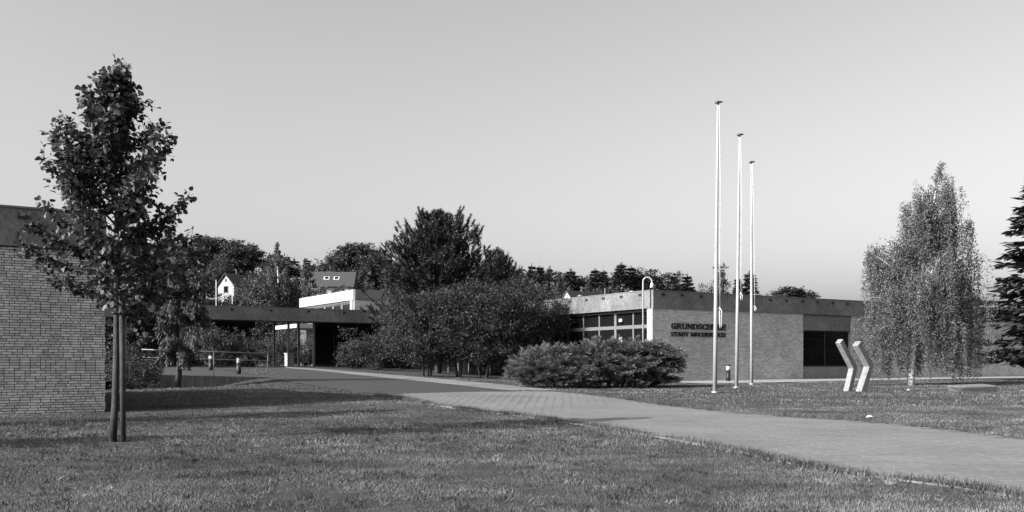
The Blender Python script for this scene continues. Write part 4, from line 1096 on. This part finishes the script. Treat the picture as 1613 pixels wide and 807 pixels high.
# house with large dark roof and two roof windows (eaves side towards us)
Yh = 150.0; p = at(520, 462, Yh); zg = float(gz(p.x, p.y)); KH = Yh/F
hs = empty('hill_house', (p.x, p.y, zg), math.radians(4), 'white hill house with large dark roof and two roof windows', 'house', 'houses on the hill')
b0 = p.z - zg
mb = MB(); mb.box(-3.2, 3.6, 0, 7, -1.5, b0+1.2); mb.build('wall', M_RENDER, hs)
e0, e1 = b0 + 1.0, b0 + (462-425)*KH
mb = MB(); mb.add([(-3.6,-.5,e0),(3.75,-.5,e0),(3.75,3.5,e1),(-3.6,3.5,e1),(3.75,7.5,e0),(-3.6,7.5,e0)], [(0,1,2,3),(3,2,4,5),(0,5,4,1),(1,4,2),(0,3,5)])
roof = mb.build('roof', M_ROOFT, hs)
nrm = Vector((0, -(e1-e0), 4)).normalized()
for xx in (-.75, .8):
    u = .55; c = Vector((xx, -.5+4*u, e0+(e1-e0)*u)) + nrm*.06; tv = Vector((0, 4, e1-e0)).normalized()
    for hw, hh, off, m_, nm in ((.45, .5, 0.0, M_WHITE, 'roof_window'), (.28, .32, .05, M_GLASS, 'pane')):
        q = c + nrm*off; mb = MB(); X = Vector((1,0,0))
        top_ = [q - X*hw - tv*hh, q + X*hw - tv*hh, q + X*hw + tv*hh, q - X*hw + tv*hh]
        mb.add(top_ + [a - nrm*.12 for a in top_], [(0,1,2,3),(0,4,5,1),(1,5,6,2),(2,6,7,3),(3,7,4,0)])
        wpar = mb.build(nm, m_, roof if nm == 'roof_window' else hs)
gable_house('gabled_annex', (540, 466), 118, 30, 6, 9, 8, math.radians(10), 'low white house with small gable in front of the dark roofed house', chimney=True)
gable_house('white_house', (596, 462), 140, 26, 6, 14, 8, math.radians(-35), 'white gabled house half hidden by the left flank of the bushy pine')
gable_house('roof_house', (893, 474), 108, 16, 4, 10, 14, math.radians(-42), 'small house with pale gable and grey roof behind the concrete fascia', chimney=True, window=False)
gable_house('pale_house', (832, 492), 84, 22, 4, 5, 5, math.radians(-30), 'pale house front glimpsed through the shrubs left of the fascia', window=False)
for (px, t, b, lab) in ((340.5, 442, 480, 'white post standing left of the small house'), (317, 442, 470, 'leftmost white post on the slope below the wood'), (366, 458, 492, 'white post standing right of the small house')):
    Yp = 90.0; x = (px-CX)/F*Yp; zg = float(gz(x, Yp)); h = EYE-(t-HZ)/F*Yp-zg
    o = empty('garden_post', (x, Yp, zg), 0, lab, 'post', 'white posts on the slope')
    mb = MB(); mb.tube([(0,0,-.3),(0,0,h)], .035, 8); mb.build('post', M_WHITE, o, True)
    mb = MB(); mb.tube([(0,0,h),(0,0,h+.05)], [.075,.05], 8); mb.build('cap', M_WHITE, o, True)

# ------------------------------------------------------------------ grass
def grass_field(n, y0, y1, hmin, hmax, wd, seed):
    rng = np.random.default_rng(seed)
    Y = np.sqrt(rng.uniform(y0**2, y1**2, n)); X = Y*rng.uniform(-.60, .60, n)
    bad = inside(poly_as, X, Y) | inside(poly_pv, X, Y) | inside(poly_st, X, Y)
    lx = (X-CORNER.x)*D.x + (Y-CORNER.y)*D.y; ly = (X-CORNER.x)*DN.x + (Y-CORNER.y)*DN.y
    bad |= (lx > -.1) & (ly > -3.6)
    wx = (X+8.2)*D.x + (Y-19.2)*D.y; wy = (X+8.2)*DN.x + (Y-19.2)*DN.y
    bad |= (wx < .0) & (wy > -.05) & (wy < 11)
    rx_ = (X-W0.x)*wd_[0] + (Y-W0.y)*wd_[1]; ry_ = (X-W0.x)*-wd_[1] + (Y-W0.y)*wd_[0]
    bad |= (ry_ > -.02) & (rx_ < WLEN)
    bad |= (ly > 19)
    X, Y = X[~bad], Y[~bad]; n = len(X)
    # tufts: longer and thicker in patches
    pt = np.sin(X*1.7+np.sin(Y*.9)*2)*np.sin(Y*1.3+np.sin(X*.8)*2) + .6*np.sin(X*4.1+Y*2.3)*np.sin(Y*3.7-X*1.9)
    hgt = rng.uniform(hmin, hmax, n)*(1+.35*pt)
    az = rng.uniform(0, 6.28, n); ln = rng.uniform(.1, 1.0, n)
    A = np.stack([np.cos(az)*ln, np.sin(az)*ln, np.full(n, .8)], 1)
    P = np.stack([X, Y, gz(X, Y)-.004], 1)
    N = np.stack([np.cos(az), np.sin(az), np.zeros(n)], 1) + rng.normal(0, .5, (n, 3))
    v = np.clip(rng.random(n)*.7 + .15 + .12*pt, 0, 1)
    return scatter(P, A, N, hgt, wd*rng.uniform(.7, 1.3, n), T_NEEDLE, v, rng)
wd_ = (wd.x, wd.y)
def weed_tufts(seed, n_c, y0, y1):
    rng = np.random.default_rng(seed); Y = np.sqrt(rng.uniform(y0**2, y1**2, n_c)); X = Y*rng.uniform(-.58, .58, n_c)
    m_ = 26; r = rng.uniform(.02, .09, n_c)
    x = np.repeat(X, m_) + rng.normal(0, 1, n_c*m_)*np.repeat(r, m_); y = np.repeat(Y, m_) + rng.normal(0, 1, n_c*m_)*np.repeat(r, m_)
    ok = ~(inside(poly_as, x, y) | inside(poly_pv, x, y) | inside(poly_st, x, y)); lx = (x+8.2)*D.x + (y-19.2)*D.y; ly = (x+8.2)*DN.x + (y-19.2)*DN.y
    ok &= ~((lx < .1) & (ly > -.15)); tone = np.repeat(rng.choice([.05, .2, .9], n_c, p=[.5, .3, .2]), m_)[ok]; x, y = x[ok], y[ok]; k = len(x)
    az = rng.uniform(0, 6.28, k); ln = rng.uniform(.2, 1.2, k)
    return scatter(np.stack([x, y, gz(x, y)], 1), np.stack([np.cos(az)*ln, np.sin(az)*ln, np.full(k, .8)], 1), rdir(k, rng), rng.uniform(.03, .075, k), rng.uniform(.006, .014, k), T_LEAF, tone, rng)
G = join([weed_tufts(4, 1100, 5, 16), grass_field(290000, 4.5, 11, .014, .036, .005, 1), grass_field(240000, 11, 22, .015, .042, .009, 2), grass_field(130000, 22, 46, .02, .055, .022, 3)])
tag(link('grass', np_mesh('grass', *G), M_BLADE), 'short mown lawn grass with dry patches around the path', 'grass', kind='stuff')
# ragged tufts along the path edge
rng = np.random.default_rng(9); ed = []
for E, n in ((near_pv, 14000), (far_pv, 6000)):
    Q = resample(E, 600); i = rng.integers(0, 599, n); t = rng.random((n, 1)); q_ = Q[i]*(1-t)+Q[i+1]*t + rng.normal(0, .06, (n, 2))
    keep = np.sin(q_[:,0]*5)+np.sin(q_[:,0]*2.3+1) + rng.normal(0, .5, n) > -.5; q_ = q_[keep]; m_ = len(q_)
    az = rng.uniform(0, 6.28, m_); ln = rng.uniform(.1, .8, m_)
    ed.append(scatter(np.stack([q_[:,0], q_[:,1], gz(q_[:,0], q_[:,1])], 1), np.stack([np.cos(az)*ln, np.sin(az)*ln, np.full(m_, .8)], 1), rdir(m_, rng), rng.uniform(.05, .13, m_), .011, T_NEEDLE, rng.random(m_)*.5, rng))
tag(link('edge_grass', np_mesh('edge_grass', *join(ed)), M_BLADE), 'longer ragged grass hanging over the edges of the paved path', 'grass', kind='stuff')
tri = sum(len(o.data.polygons) for o in bpy.data.objects if o.type == 'MESH'); print('faces', tri)
